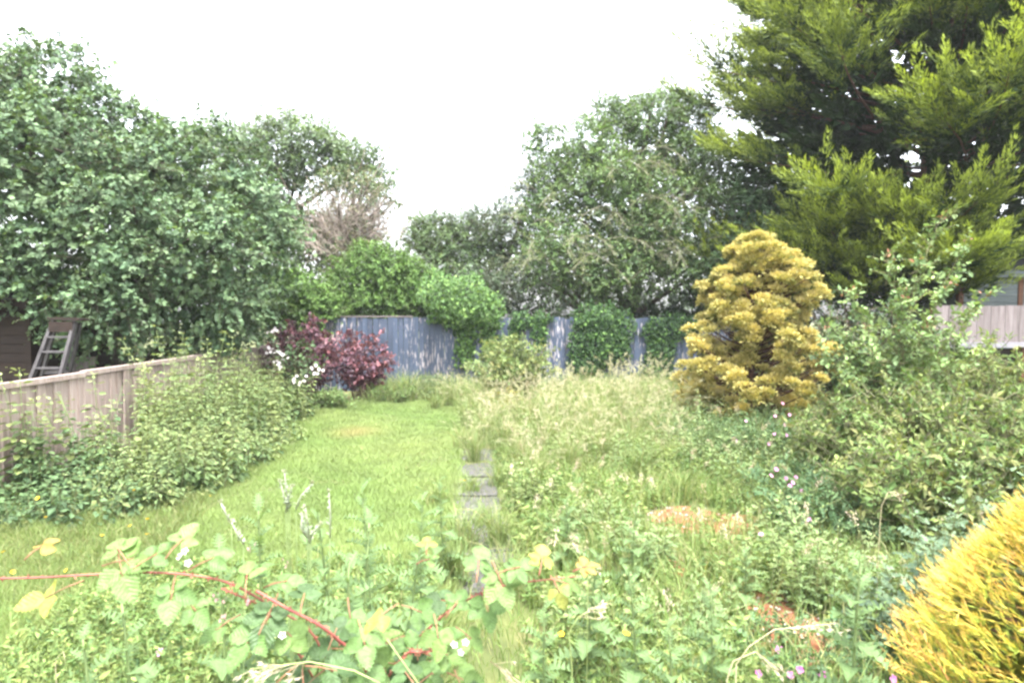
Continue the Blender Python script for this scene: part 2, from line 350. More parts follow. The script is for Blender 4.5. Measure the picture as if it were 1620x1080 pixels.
# ------------------------------------------------------------------ fences
def left_fence():
    rng = np.random.default_rng(3)
    f = thing('wooden_fence', 'low pale softwood board fence with capping rail behind the tall weeds', 'fence', (-4.45, 5.0, 0))
    A, B = A3(-4.47, 4.9, 0), A3(-4.14, 15.4, 0); L = np.linalg.norm(B - A); d = (B - A) / L; ang = math.atan2(d[1], d[0])
    base = MB().box(-.068, .068, -.011, .011, 0, 1.12).mesh('board'); base.materials.append(M['fence_tan'])
    n = int(L / .125)
    for i in range(n):
        p = A + d * (.0625 + .125 * i); o = link('board', base, None, f)
        o.location = (p[0] + 4.45 + .004 * (i % 2), p[1] - 5.0, .02 + rng.normal(0, .006)); o.rotation_euler = (rng.normal(0, .006), rng.normal(0, .006), ang + .10 + rng.normal(0, .03))
    k = 4
    for i in range(k):
        p, q = A + d * (L * i / k + .004), A + d * (L * (i + 1) / k - .004); off = A3(4.45, -5, 0)
        MB().bar(p + off + UP * (1.175 + rng.normal(0, .004)), q + off + UP * (1.175 + rng.normal(0, .004)), .075, .055).build('capping_rail', M['fence_tan'], f)
        MB().bar(p + off + UP * .08 - A3(.035, 0, 0), q + off + UP * .08 - A3(.035, 0, 0), .03, .15).build('gravel_board', M['fence_tan'], f)
        MB().bar(p + off + UP * .85 - A3(.06, 0, 0), q + off + UP * .85 - A3(.06, 0, 0), .07, .06).build('arris_rail', M['fence_tan'], f)
    for i in range(k + 1):
        p = A + d * min(L * i / k + .05, L) + A3(4.45 - .14, -5, 0)
        MB().box(p[0] - .045, p[0] + .045, p[1] - .045, p[1] + .045, 0, 1.14).build('post', M['fence_tan'], f)
left_fence()
def back_fence():
    rng = np.random.default_rng(4); Y = 15.5
    f = thing('blue_fence', 'tall board fence in peeling dark blue paint across the garden end', 'fence', (0, Y, 0))
    ms = []
    for k in range(4):
        h = 1.745 + .012 * k; b = MB().box(-.060, .060, -.011, .011, 0, h).mesh('board'); b.materials.append(M['blue']); ms.append(b)
    x = -4.15; i = 0
    while x < 7.0:
        o = link('board', ms[int(rng.integers(0, 4))], None, f); o.location = (x + .06, -.024 * (i % 2), rng.normal(0, .006)); o.rotation_euler = (rng.normal(0, .004), rng.normal(0, .004), rng.normal(0, .015)); x += .1235; i += 1
    for z in (.35, 1.5):
        for k in range(4): MB().box(-4.1 + 2.75*k + .01, -4.1 + 2.75*(k+1) - .01, .03, .09, z, z + .08).build('rail', M['fence_grey'], f)
    for k in range(5): MB().box(-4.15 + 2.75*k, -4.05 + 2.75*k, .10, .20, 0, 1.7).build('post', M['fence_grey'], f)
    for k in range(2): MB().box(-4.12 + 1.4*k, -4.12 + 1.4*k + 1.39, -.035, .03, 1.785, 1.81).build('top_rail', M['fence_grey'], f)
back_fence()
def right_fence():
    rng = np.random.default_rng(6); Y = 10.4; x0, x1 = at(1478, 500, Y)[0], at(1700, 500, Y)[0]
    f = thing('wooden_fence', 'greyed upright board fence under the dark conifer and shed', 'fence', ((x0 + x1) / 2, Y, 0)); cx = (x0 + x1) / 2
    zt, zb = at(1560, 484, Y)[2], at(1560, 541, Y)[2]
    me = MB().box(-.064, .064, -.01, .01, 0, zt - zb + .03).mesh('board'); me.materials.append(M['fence_grey']); n = int((x1 - x0) / .13)
    for i in range(n):
        o = link('board', me, None, f); o.location = (x0 + .13 * (i + .5) - cx, .006 * (i % 2), zb - .02 + rng.normal(0, .006)); o.rotation_euler = (0, rng.normal(0, .006), rng.normal(0, .05))
    MB().box(x0 - cx, x1 - cx, -.06, -.015, zb - .09, zb).build('rail', noise_mat('bleached_rail', [(.16, .15, .17), (.25, .24, .265)], (1, 6, 6), 5, .8, .2, .003), f)
    for i in range(4):
        xx = x0 - cx + .05 + i * (x1 - x0 - .1) / 3; MB().box(xx - .05, xx + .05, .02, .12, 0, zt - .03).build('post', M['rust'], f)
    low = MB().box(-.064, .064, -.01, .01, 0, zb - .12).mesh('gap_backing'); low.materials.append(M['shed_brown'])  # dark backing added to stand in for the dark gap under the rail
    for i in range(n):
        o = link('gap_backing', low, None, f); o.location = (x0 + .13 * (i + .5) - cx, .16, 0)
    return x0, x1
right_fence()
# ------------------------------------------------------------------ sheds
def shed(name, label, x0, x1, y0, y1, hw, hr, mat, corner, plank=.14, lap=.012):
    cx, cy = (x0 + x1) / 2, (y0 + y1) / 2; s = thing(name, label, 'shed', (cx, cy, 0)); w, d = x1 - x0, y1 - y0
    MB().box(-w/2, w/2, -d/2, d/2, 0, hw).build('wall_core', mat, s)
    n = int(hw / plank)
    fr = MB(); fr.v = []; 
    pf = MB().box(-w/2 + .06, w/2 - .06, -lap - .012, 0, 0, plank - .012).mesh('plank'); ps = MB().box(0, lap + .012, -d/2 + .06, d/2 - .06, 0, plank - .012).mesh('plank')
    for me in (pf, ps): me.materials.append(mat)
    for i in range(n):
        o = link('plank', pf, None, s); o.location = (0, -d/2, i * plank); o.rotation_euler[0] = .05
        for sx in (1, -1):
            o = link('plank', ps, None, s); o.location = (sx * w/2, 0, i * plank); o.rotation_euler = (0, 0, 0 if sx > 0 else math.pi)
    for sx in (-1, 1): MB().box(sx*w/2 - .05, sx*w/2 + .05, -d/2 - .045, -d/2 + .05, 0, hw).build('corner_post', corner, s)
    rf = MB(); e = .15; rf.v = [(-w/2-e, -d/2-e, hw), (w/2+e, -d/2-e, hw), (w/2+e, d/2+e, hw), (-w/2-e, d/2+e, hw), (-w/2-e, 0, hw+hr), (w/2+e, 0, hw+hr)] 
    rf.f = [(0,1,5,4), (2,3,4,5), (0,4,3), (1,2,5), (3,2,1,0)]
    roof = rf.build('roof', M['felt'], s); MB().box(-w/2-e, w/2+e, -d/2-e-.02, -d/2-e, hw-.12, hw+.02).build('fascia', M['shed_brown'] if mat is M['shed_brown'] else mat, roof)
    return s
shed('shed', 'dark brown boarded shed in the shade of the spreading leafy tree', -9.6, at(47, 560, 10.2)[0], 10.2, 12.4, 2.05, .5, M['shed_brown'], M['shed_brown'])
p = at(1518, 480, 12.6); shed('shed', 'grey green boarded shed behind the greyed fence under the conifer', p[0], p[0] + 1.32, 12.6, 14.6, at(1560, 430, 12.6)[2], .45, M['shed_green'], M['rust'])
shed('shed', 'second grey green shed beyond the rusty corner post', p[0] + 1.46, p[0] + 3.6, 12.75, 14.6, at(1560, 430, 12.6)[2] - .05, .45, M['shed_green'], M['rust'])
def low_panel():
    Y = 10.8; x0, x1 = at(108, 575, Y)[0], at(152, 575, Y)[0]; f = thing('board_panel', 'short grey board panel standing behind the stepladder', 'panel', ((x0+x1)/2, Y, 0)); w = x1 - x0
    me = MB().box(-w/8 + .006, w/8 - .006, -.01, .01, 0, 1.16).mesh('board'); me.materials.append(M['fence_grey'])
    for i in range(4):
        o = link('board', me, None, f); o.location = (-w/2 + w/8 + i*w/4, .004*(i % 2), 0)
    MB().box(-w/2, w/2, .015, .05, .25, .33).build('rail', M['fence_grey'], f); MB().box(-w/2, w/2, .015, .05, .9, .98).build('rail', M['fence_grey'], f)
low_panel()
# ------------------------------------------------------------------ stepladder
def ladder():
    c = pt(90, 9.15); l = thing('stepladder', 'old grey wooden stepladder standing open behind the low fence', 'ladder', c)
    def stile(name, p, q, w, h):
        d = q - p; f = p - d * (p[2] / d[2]); MB().bar(f - c, q - c, w, h, (0, 1, 0)).build(name, M['ladder'], l); return f - c, q - c
    f1 = stile('front_stile', at(50, 598, 9.0), at(86, 506, 9.12), .04, .075); f2 = stile('front_stile', at(97, 592, 8.95), at(119, 508, 9.1), .04, .075)
    r1 = stile('rear_stile', at(66, 595, 9.5), at(89, 512, 9.25), .034, .05); r2 = stile('rear_stile', at(111, 588, 9.45), at(127, 511, 9.22), .034, .05)
    on = lambda s, z: s[0] + (s[1] - s[0]) * (z / s[1][2])
    for z in (.24, .46, .68, .90, 1.12, 1.34, 1.54):
        p, q = on(f1, z), on(f2, z); MB().bar(p + A3(.015, 0, 0), q - A3(.015, 0, 0), .10, .024).build('tread', M['ladder'], l)
    for z in (.5, 1.02):
        p, q = on(r1, z), on(r2, z); MB().bar(p, q, .022, .05).build('back_rail', M['ladder'], l)
    p, q = f1[1], f2[1]; MB().bar(p - A3(.05, -.05, -.02), q + A3(.09, .05, .02), .24, .03).build('top_step', M['shed_brown'], l)
    MB().bar(on(f1, 1.68) - A3(.01, .04, 0), on(f2, 1.68) + A3(.01, -.04, 0), .02, .14).build('apron', M['shed_brown'], l)
ladder()

def haze_box():  # thin volume added to imitate milky lens glare
    m = bpy.data.materials.new('glare_haze'); m.use_nodes = True; n = m.node_tree; n.nodes.remove(n.nodes['Principled BSDF'])
    v = n.nodes.new('ShaderNodeVolumePrincipled'); v.inputs['Color'].default_value = (.93, .95, 1, 1); v.inputs['Density'].default_value = HAZE; v.inputs['Anisotropy'].default_value = 0.0
    n.links.new(v.outputs[0], n.nodes['Material Output'].inputs['Volume'])
    o = MB().box(-115, 115, -35, 135, -1.2, 15.5).build('haze', m); tag(o, 'thin haze added over the whole garden to imitate lens glare', None, None, 'stuff')
HAZE = 0.0006
haze_box()
# ================================================================== trees and hedges
def lobe(px, py, Y, rpx, rpy, ry=None):
    c = at(px, py, Y); s = Y / FPX; return (*c, rpx * s, (ry if ry is not None else rpx * s * .9), rpy * s)
def sample_sprays(rng, lobes, n, rmin=.6, back=.3, zmin=.3, under=.5):
    L = np.array(lobes); area = L[:, 3] * L[:, 5] + L[:, 3] * L[:, 4] * .5; P = []; O = []; got = 0
    while got < n:
        m = n * 2; k = rng.choice(len(L), m, p=area / area.sum()); d = unit(rng.normal(0, 1, (m, 3)))
        keep = (d[:, 1] < .15) | (rng.uniform(0, 1, m) < back); keep &= (d[:, 2] > -.25) | (rng.uniform(0, 1, m) < under)
        r = rmin + (1 - rmin) * rng.uniform(0, 1, m) ** .6; r = r * (1 + .13 * np.sin(d[:, 0] * 5 + k) * np.sin(d[:, 2] * 6 + 2 * k)) * rng.normal(1, .05, m)
        p = L[k, :3] + d * L[k, 3:] * r[:, None]
        for j in range(len(L)):
            q = (p - L[j, :3]) / L[j, 3:]; keep &= (np.sum(q * q, 1) > .42) | (j == k)
        keep &= p[:, 2] > zmin
        o = unit(d / L[k, 3:]); P.append(p[keep]); O.append(o[keep]); got += keep.sum()
    return np.concatenate(P)[:n], np.concatenate(O)[:n]
def bumpy(rng, lobes, k=9, f=.40, place=.74):
    """break smooth crown lobes into many smaller leaf masses with gaps between them"""
    o = []
    for (x, y, z, a, b_, d) in lobes:
        for i in range(k):
            u = unit(rng.normal(0, 1, 3)); u[1] = -abs(u[1]) if rng.uniform() < .7 else u[1]; s = f * rng.uniform(.65, 1.25); o.append((x + u[0]*a*place, y + u[1]*b_*place, z + u[2]*d*place, max(.22, a*s), max(.22, b_*s), max(.2, d*s*.8)))
    return o
def sprays(rng, Lv, Tw, pos, out, K, L, leaf, aspect, cols, up=.15, hang=.3, twc=(.08, .065, .05), var=.22, nup=1.0, tipc=None, spread=.6, tipamt=.35):
    """leafy twigs: K leaves along each; colour varies by twig and leaf"""
    n = len(pos); d = unit(out * .8 + rng.normal(0, spread, (n, 3)) + UP * up); LL = L * rng.uniform(.6, 1.3, n)
    t = (np.linspace(.08, 1, K)[None] + rng.normal(0, .06, (n, K))); p0 = pos - out * (L * .3)[..., None] if np.ndim(L) else pos - out * L * .3
    P0 = p0; P2 = pos + d * LL[:, None] - UP * (hang * .35 * LL)[:, None]; P1 = pos + d * (LL * .5)[:, None] + UP * (.1 * LL)[:, None]
    lp = bez(P0[:, None], P1[:, None], P2[:, None], t) + rng.normal(0, .02, (n, K, 3)) * (L if np.ndim(L) == 0 else 1)
    ax = dbez(P0[:, None], P1[:, None], P2[:, None], np.clip(t, 0, 1))
    sd = unit(np.cross(ax, rng.normal(0, 1, (n, K, 3))))
    ld = ax * .5 + sd + rng.normal(0, .25, (n, K, 3)) - UP * hang
    nm = UP * nup + out[:, None] * .7 + rng.normal(0, .30, (n, 1, 3)) + rng.normal(0, .28, (n, K, 3))
    C = np.array(cols); ci = rng.integers(0, len(C), n); c = C[ci][:, None] * rng.normal(1, var, (n, K, 1)).clip(.45, 1.8) * rng.normal(1, var * .7, (n, 1, 1)).clip(.5, 1.6)
    if tipc is not None:
        a = np.clip((t - .55) / .45, 0, 1)[..., None] * tipamt * rng.uniform(0, 1, (n, 1, 1)) * 2; a = np.clip(a, 0, 1); c = c * (1 - a) + np.array(tipc) * a
    ln = leaf * rng.uniform(.5, 1.3, (n, K)) * rng.uniform(.8, 1.15, (n, 1))
    Lv.add(lp.reshape(-1, 3), ld.reshape(-1, 3), nm.reshape(-1, 3), ln.ravel(), (ln * aspect).ravel(), c.reshape(-1, 3))
    if Tw is not None: stem_sticks(Tw, P0, P1, P2, .0045, .0025, np.array(twc), 1)
def limbs(rng, mb, base, top, r0, targets, amp=.12):
    tr = wander(base, top, 8, amp, rng); mb.tube(tr, np.linspace(r0, r0 * .35, 8), 8, 1)
    for q in targets:
        i = int(np.clip(np.argmin(np.abs(tr[:, 2] - (q[2] - .45 * abs(q[0] - tr[4, 0]) - .4))), 1, 6)); s = tr[i]
        mid = s + (q - s) * .5 + UP * .25 * np.linalg.norm(q - s) * .4 + rng.normal(0, .1, 3)
        t = np.linspace(0, 1, 7); P = bez(s, mid, q, t); P[1:-1] += rng.normal(0, .03, (5, 3)); mb.tube(P, np.linspace(r0 * .42, .012, 7), 5, 2)
    return tr
def broad_tree(name, label, cat, lobes, base, top, r0, n, K, L, leaf, aspect, cols, seed, nl=12, tpl='diamond', mat='leaf', inner=.25, group=None, bark='bark', **kw):
    rng = np.random.default_rng(seed); lobes_ = lobes; zm = kw.pop('zmin', .3); rmin = kw.pop('rmin', .6); back = kw.pop('back', .3); under = kw.pop('under', .5)
    sub = kw.pop('sub', 0)
    t = thing(name, label, cat, base, group); b = np.array(base); Lv = Leaves(); Tw = Leaves()
    if sub: lobes_ = bumpy(rng, lobes, sub)
    pos, out = sample_sprays(rng, lobes_, n, rmin, back, zm, under); sprays(rng, Lv, Tw, pos - b, out, K, L, leaf, aspect, cols, **kw)
    m = int(n * inner)
    if m:
        lo = [(x, y, z, a * .6, c * .6, d * .6) for x, y, z, a, c, d in lobes]; kw2 = dict(kw); kw2['tipc'] = None
        pos2, out2 = sample_sprays(rng, lo, m, .3, .6, zm, .7); sprays(rng, Lv, None, pos2 - b, out2, K, L * 1.3, leaf * 1.5, aspect, cols, **kw2)
    mb = MB(); tg = pos[rng.choice(len(pos), nl)] - b; limbs(rng, mb, A3(0, 0, -.05), np.array(top) - b, r0, tg)
    mb.build('trunk', M[bark], t, True)
    if 'hedge' not in name: Tw.build('twigs', M['twig'], t, 'prism', True)
    Lv.build('crown', M[mat], t, tpl)
    return t
# --- the broad leafy tree over the left fence
G1 = [(.082, .138, .070), (.10, .160, .082), (.070, .120, .064), (.118, .172, .092)]
Y0 = 11.6
broad_tree('broadleaf_tree', 'large spreading leafy tree overhanging the low fence and stepladder', 'tree',
  [lobe(70, 240, 12.6, 150, 140), lobe(150, 330, 11.6, 190, 150), lobe(320, 315, 12.4, 120, 115), lobe(60, 430, 11.0, 140, 95), lobe(250, 430, 11.2, 150, 110), lobe(390, 400, 12.4, 95, 120),
   lobe(95, 185, 13, 80, 75), lobe(240, 235, 13, 85, 60), lobe(340, 480, 11.4, 85, 70), lobe(-90, 330, 12.4, 150, 230), lobe(190, 490, 10.6, 110, 55), lobe(20, 120, 13.2, 70, 50), lobe(420, 350, 13.4, 45, 70)],
  (-7.0, 12.8, 0), (-6.6, 12.9, 5.2), .24, 5200, 19, .38, .084, .80, G1, 11, 26, 'diamond', 'gloss', .2, hang=.55, tipc=(.13, .20, .08), zmin=1.0, sub=11, var=.15)
# --- airy tree further back, dead-topped thorn beside it
G2 = [(.10, .155, .075), (.12, .18, .08), (.085, .135, .065)]
broad_tree('ash_tree', 'airy pale green tree rising behind the brown twiggy thorn', 'tree',
  [lobe(470, 235, 20, 75, 50), lobe(545, 265, 20, 65, 45), lobe(420, 270, 20.5, 70, 65), lobe(590, 300, 20, 35, 45), lobe(410, 350, 20.5, 60, 70), lobe(500, 390, 20.5, 70, 55), lobe(350, 260, 20.5, 60, 60)],
  (-6.0, 20.6, 0), (-5.2, 20.6, 6.6), .11, 2200, 14, .55, .12, .5, G2, 12, 20, 'diamond', 'leaf', .2, hang=.45, rmin=.35, tipc=(.14, .21, .06))
def thorn():
    rng = np.random.default_rng(13); Y = 18.4; b = pt(555, Y); t = thing('thorn_tree', 'brown twiggy half dead thorn tree above the laurel bush', 'tree', b); mb = MB(); Tw = Leaves(); Lv = Leaves()
    top = at(555, 345, Y) - b; limbs(rng, mb, A3(0, 0, 0), top, .12, [at(555 + rng.normal(0, 38), 330 + rng.normal(0, 35), Y + rng.normal(0, .5)) - b for _ in range(26)], .1); mb.build('trunk', M['bark'], t, True)
    n = 560; P0 = np.stack([at(552, 385, Y)] * n) - b + rng.normal(0, .45, (n, 3)) * A3(1, .8, .9); d = unit(rng.normal(0, 1, (n, 3)) * A3(.8, .6, .3) + UP * .75); LL = rng.uniform(.5, 1.5, n)[:, None]
    P2 = P0 + d * LL; P1 = (P0 + P2) / 2 + rng.normal(0, .12, (n, 3)); stem_sticks(Tw, P0, P1, P2, .012, .004, np.array((.25, .205, .175)) * rng.normal(1, .2, (n, 1)), 3)
    for k in range(3):
        q = bez(P0, P1, P2, np.full(n, .4 + .2 * k)); e = unit(d + rng.normal(0, .7, (n, 3))) * rng.uniform(.15, .45, n)[:, None]; Tw.sticks(q, q + e, .006, np.array((.28, .235, .20)) * rng.normal(1, .2, (n, 1)))
    Tw.build('twigs', M['twig'], t, 'prism', True)
    pos, out = sample_sprays(rng, [lobe(560, 320, Y, 58, 50), lobe(560, 400, Y, 58, 42)], 700); sprays(rng, Lv, None, pos - b, out, 9, .4, .07, .6, [(.10, .13, .06), (.16, .15, .08), (.07, .11, .05)]); Lv.build('crown', M['leaf'], t, 'diamond')
thorn()
# --- evergreen bushes behind the blue fence
G3 = [(.075, .145, .035), (.095, .175, .045), (.060, .120, .030)]
kw = dict(tipc=(.15, .25, .06), tipamt=.45, hang=.25, up=.3, zmin=1.0)
broad_tree('laurel_bush', 'rounded bright green laurel bush behind the bare stretch of blue fence', 'bush', [lobe(600, 442, 17, 68, 48), lobe(565, 462, 16.6, 40, 40), lobe(650, 465, 16.8, 45, 45), lobe(600, 485, 17, 85, 30)], (-2.4, 17, 0), (-2.4, 17, 2.6), .1, 1500, 18, .32, .085, .42, G3, 14, 10, 'diamond', 'gloss', .2, **kw)
broad_tree('laurel_bush', 'bright green bush above the purple smoke bush', 'bush', [lobe(455, 478, 15.9, 72, 42), lobe(500, 500, 15.6, 36, 42), lobe(405, 480, 15.8, 45, 45)], (-4.6, 15.9, 0), (-4.5, 15.9, 2.4), .08, 1200, 18, .3, .08, .45, G3, 15, 10, 'diamond', 'gloss', .2, **kw)
# --- trees of the middle distance
G4 = [(.10, .165, .065), (.125, .19, .07), (.085, .145, .06)]
broad_tree('bushy_tree', 'small bushy pale green tree left of the grey twigged hawthorn', 'tree', [lobe(695, 380, 19.5, 50, 42), lobe(745, 405, 19, 55, 50), lobe(668, 372, 20, 26, 26), lobe(700, 440, 19, 60, 45)], (-1.0, 19.5, 0), (-.9, 19.5, 3.8), .12, 1500, 16, .45, .075, .5, G4, 16, 12, 'diamond', 'leaf', .2, tipc=(.15, .23, .08), sub=8)
broad_tree('bushy_tree', 'grey green bushy tree between the pale tree and hawthorn', 'tree', [lobe(785, 375, 19, 60, 55), lobe(770, 440, 18.5, 70, 50), lobe(830, 345, 19, 50, 55), lobe(850, 300, 19, 35, 45), lobe(725, 360, 19.4, 40, 36), lobe(840, 440, 18.5, 60, 60)], (1.0, 19, 0), (1.0, 19, 3.9), .12, 1700, 16, .45, .07, .5, [(.078, .12, .065), (.095, .135, .075), (.068, .108, .06)], 17, 12, 'diamond', 'leaf', .2, sub=8)
# --- the big hawthorn with bare arching twigs
G5 = [(.085, .152, .050), (.105, .18, .055), (.07, .13, .046)]
haw = broad_tree('hawthorn_tree', 'big domed hawthorn with grey arching twigs behind the fence', 'tree',
  [lobe(1040, 235, 18, 95, 75), lobe(1090, 215, 18, 60, 60), lobe(930, 260, 17.6, 85, 60), lobe(1110, 290, 17.4, 75, 75), lobe(985, 330, 17, 130, 75), lobe(900, 400, 16.6, 80, 65), lobe(1060, 400, 16.6, 110, 75), lobe(850, 222, 18, 22, 24), lobe(892, 275, 17.8, 55, 52), lobe(872, 335, 17.6, 60, 50), lobe(1150, 370, 16.8, 50, 80), lobe(980, 195, 18.4, 70, 35), lobe(960, 430, 16.8, 90, 50)],
  (4.6, 18, 0), (4.9, 18, 6.0), .28, 6200, 14, .36, .072, .62, G5, 18, 30, 'diamond', 'leaf', .3, tipc=(.165, .25, .07), zmin=1.6, tipamt=.45, sub=10)
def hawthorn_twigs():
    rng = np.random.default_rng(19); b = np.array(haw.location); Tw = Leaves(); Lv = Leaves()
    spots = [(rng.uniform(830, 1140), rng.uniform(250, 420), rng.uniform(15.6, 16.6)) for _ in range(30)] + [(rng.uniform(850, 1120), rng.uniform(385, 430), rng.uniform(15.5, 16.2)) for _ in range(20)]
    P0 = np.array([at(*s) for s in spots]) - b; n = len(P0); az = rng.uniform(-1, 1, n); ln = rng.uniform(.8, 1.9, n)
    dr = np.stack([az, -.55 * np.ones(n), np.zeros(n)], 1); P1 = P0 + unit(dr) * (ln * .5)[:, None] + UP * (.28 * ln)[:, None]; P2 = P0 + unit(dr) * ln[:, None] - UP * (.25 * ln * rng.uniform(.3, 1.6, n))[:, None]
    tc = np.array((.15, .135, .105)); stem_sticks(Tw, P0, P1, P2, .011, .004, tc, 6)
    for k in range(13):
        t = np.full(n, .2 + .06 * k); q = bez(P0, P1, P2, t); ax = dbez(P0, P1, P2, t); e = unit(ax * .7 + rng.normal(0, .6, (n, 3)) - UP * .25) * rng.uniform(.15, .5, n)[:, None]
        Tw.sticks(q, q + e, .0042, tc * rng.normal(1.1, .15, (n, 1)))
        for j in range(9):
            u = (j + .5) / 9; a = q + e * u; Lv.add(a, e + rng.normal(0, .4, (n, 3)), UP + rng.normal(0, .6, (n, 3)), rng.uniform(.04, .075, n), .03, np.array((.15, .19, .08)) * rng.normal(1, .25, (n, 1)))
    Tw.build('branch', M['twig'], haw, 'prism', True)['label'] = 'bare grey arching twigs'
    Lv.build('sparse_leaves', M['leaf'], haw, 'diamond')
hawthorn_twigs()
broad_tree('holly_bush', 'dark green bush between hawthorn and tall golden conifer', 'bush', [lobe(1190, 320, 15.6, 45, 60), lobe(1210, 400, 15.2, 60, 60), lobe(1160, 430, 15.4, 55, 60), lobe(1270, 430, 14.5, 60, 60)], (7.2, 15.8, 0), (7.2, 15.8, 4), .12, 1200, 17, .34, .075, .55, [(.055, .10, .045), (.065, .115, .05), (.085, .14, .055)], 21, 12, 'diamond', 'gloss', .3, zmin=.5)
# --- dark wood far behind, one mass
def far_wood():
    rng = np.random.default_rng(22); Lv = Leaves(); lob = []
    for px in range(-150, 1700, 75):
        if 590 < px < 650: continue
        top = 350 if px < 450 else 400
        if px > 850: top = 330
        lob.append(lobe(px, (top + 560) / 2 + rng.normal(0, 12), 24 + rng.normal(0, .6), 70, (560 - top) / 2 + 25, 1.6))
    for px in range(590, 660, 35): lob.append(lobe(px, 470, 24, 50, 75, 1.6))
    pos, out = sample_sprays(rng, lob, 3200, .5, .2, .2); sprays(rng, Lv, None, pos, out, 12, .75, .18, .55, [(.045, .08, .038), (.055, .095, .042)])
    o = Lv.build('distant_woods', M['leaf'], None, 'diamond'); tag(o, 'dark mass of woodland beyond the gardens', None, None, 'stuff')
far_wood()
def hedge_left():  # added filler, leaf colour kept dark for the shade under the tree
    broad_tree('filler_hedge', 'dark filler hedge added for the shade beneath the spreading tree', 'hedge', [(-5.6, 15.0, .9, 1.3, .8, 1.2), (-7.6, 14.8, .9, 1.5, .8, 1.3), (-9.8, 14.8, .9, 1.5, .8, 1.3), (-12, 14.5, 1, 1.6, .8, 1.4)], (-7.5, 15, 0), (-7.5, 15, 1.6), .08, 1000, 15, .38, .095, .6, [(.035, .065, .03), (.045, .08, .035)], 23, 8, 'diamond', 'leaf', .2, zmin=.05)
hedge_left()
H5 = [(.03, .058, .026), (.04, .072, .03)]  # dark leaf colours for hedges added to darken the gaps behind
broad_tree('filler_hedge', 'dark hedge added to fill in shade behind the ivy clad fence', 'hedge', [(-2.5 + 2.4*i, 20.8 + .3*(i % 2), 1.3, 1.7, .8, 1.7) for i in range(6)], (3, 20.6, 0), (3, 20.6, 2), .1, 1300, 14, .5, .14, .6, H5, 24, 10, 'diamond', 'leaf', .2, zmin=.05)
broad_tree('filler_hedge', 'dark hedge added for the deep shade under the huge conifer', 'hedge', [(6.4 + 2.2*i, 18.0 + .3*(i % 2), 1.4, 1.6, .8, 2.1) for i in range(6)], (11, 18, 0), (11, 18, 2.2), .1, 1300, 14, .5, .14, .6, H5, 25, 10, 'diamond', 'leaf', .2, zmin=.05)  # added to put darkness behind the conifer's lower boughs

# ------------------------------------------------------------------ tall golden-tipped conifer on the right
def plumes(rng, Lv, P0, P1, P2, m, fl, fw, dark, gold, spread=.75, gpow=1.6, gvar=None):
    n = len(P0); t = rng.uniform(0, 1, (n, m)) ** .8; ax = dbez(P0[:, None], P1[:, None], P2[:, None], t); p = bez(P0[:, None], P1[:, None], P2[:, None], t)
    sd = rng.normal(0, 1, (n, m, 3)); sd -= ax * np.sum(sd * ax, -1, keepdims=True); sd = unit(sd)
    LL = np.linalg.norm(P2 - P0, axis=1)[:, None]; w = (1 - t) ** .75 * .20 * LL + .012
    r = rng.uniform(0, 1, (n, m)) ** .5
    p = p + sd * (w * r)[..., None] * .75; d = ax * (.9 + .5 * t[..., None]) + sd * spread * (1 - .45 * t[..., None]) + rng.normal(0, .15, (n, m, 3))
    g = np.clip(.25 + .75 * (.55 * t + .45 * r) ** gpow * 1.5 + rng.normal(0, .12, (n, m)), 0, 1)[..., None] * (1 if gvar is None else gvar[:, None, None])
    g = np.clip(g * np.clip(.55 + .6 * sd[..., 2:3], .15, 1.0) * 1.35, 0, 1)  # upper sides golder: light from above painted over the frond colour
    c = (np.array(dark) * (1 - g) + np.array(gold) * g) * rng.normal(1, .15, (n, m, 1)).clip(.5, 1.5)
    ln = fl * rng.uniform(.6, 1.3, (n, m)) * (1 - .35 * t)
    nn = sd * .6 + UP * .5 + rng.normal(0, .5, (n, m, 3))
    Lv.add(p.reshape(-1, 3), d.reshape(-1, 3), nn.reshape(-1, 3), ln.ravel(), (ln * fw).ravel(), c.reshape(-1, 3))
def finger(rng, Lv, P0, P1, P2, m, thick, dark, gold, gv):
    """dense upturned plume tip: small scale sprays packed round a curved axis"""
    n = len(P0); t = rng.uniform(0, 1, (n, m)) ** .85; ax = dbez(P0[:, None], P1[:, None], P2[:, None], t); p = bez(P0[:, None], P1[:, None], P2[:, None], t)
    sd = rng.normal(0, 1, (n, m, 3)); sd -= ax * np.sum(sd * ax, -1, keepdims=True); sd = unit(sd); L = np.linalg.norm(P2 - P0, axis=1)[:, None]
    w = thick * L * np.sin(math.pi * (.18 + .82 * t)) ** .7 + .01; r = rng.uniform(0, 1, (n, m)) ** .5; p = p + sd * (w * r)[..., None]
    d = ax * 1.0 + sd * .45 + UP * .12 + rng.normal(0, .12, (n, m, 3)); g = np.clip((.35 + .75 * t) * (.55 + .45 * r) * gv[:, None] * np.clip(.72 + .5 * sd[..., 2], .3, 1.2) + rng.normal(0, .07, (n, m)), 0, 1)[..., None]  # gold tips, plus top light painted in as golder upper sides
    c = (np.array(dark) * (1 - g) + np.array(gold) * g) * rng.normal(1, .12, (n, m, 1)).clip(.6, 1.5); ln = rng.uniform(.07, .14, (n, m)) * (1 - .3 * t) * (.7 + .4 * L)
    Lv.add(p.reshape(-1, 3), d.reshape(-1, 3), (sd + UP * .35 + rng.normal(0, .3, sd.shape)).reshape(-1, 3), ln.ravel(), (ln * .30).ravel(), c.reshape(-1, 3))
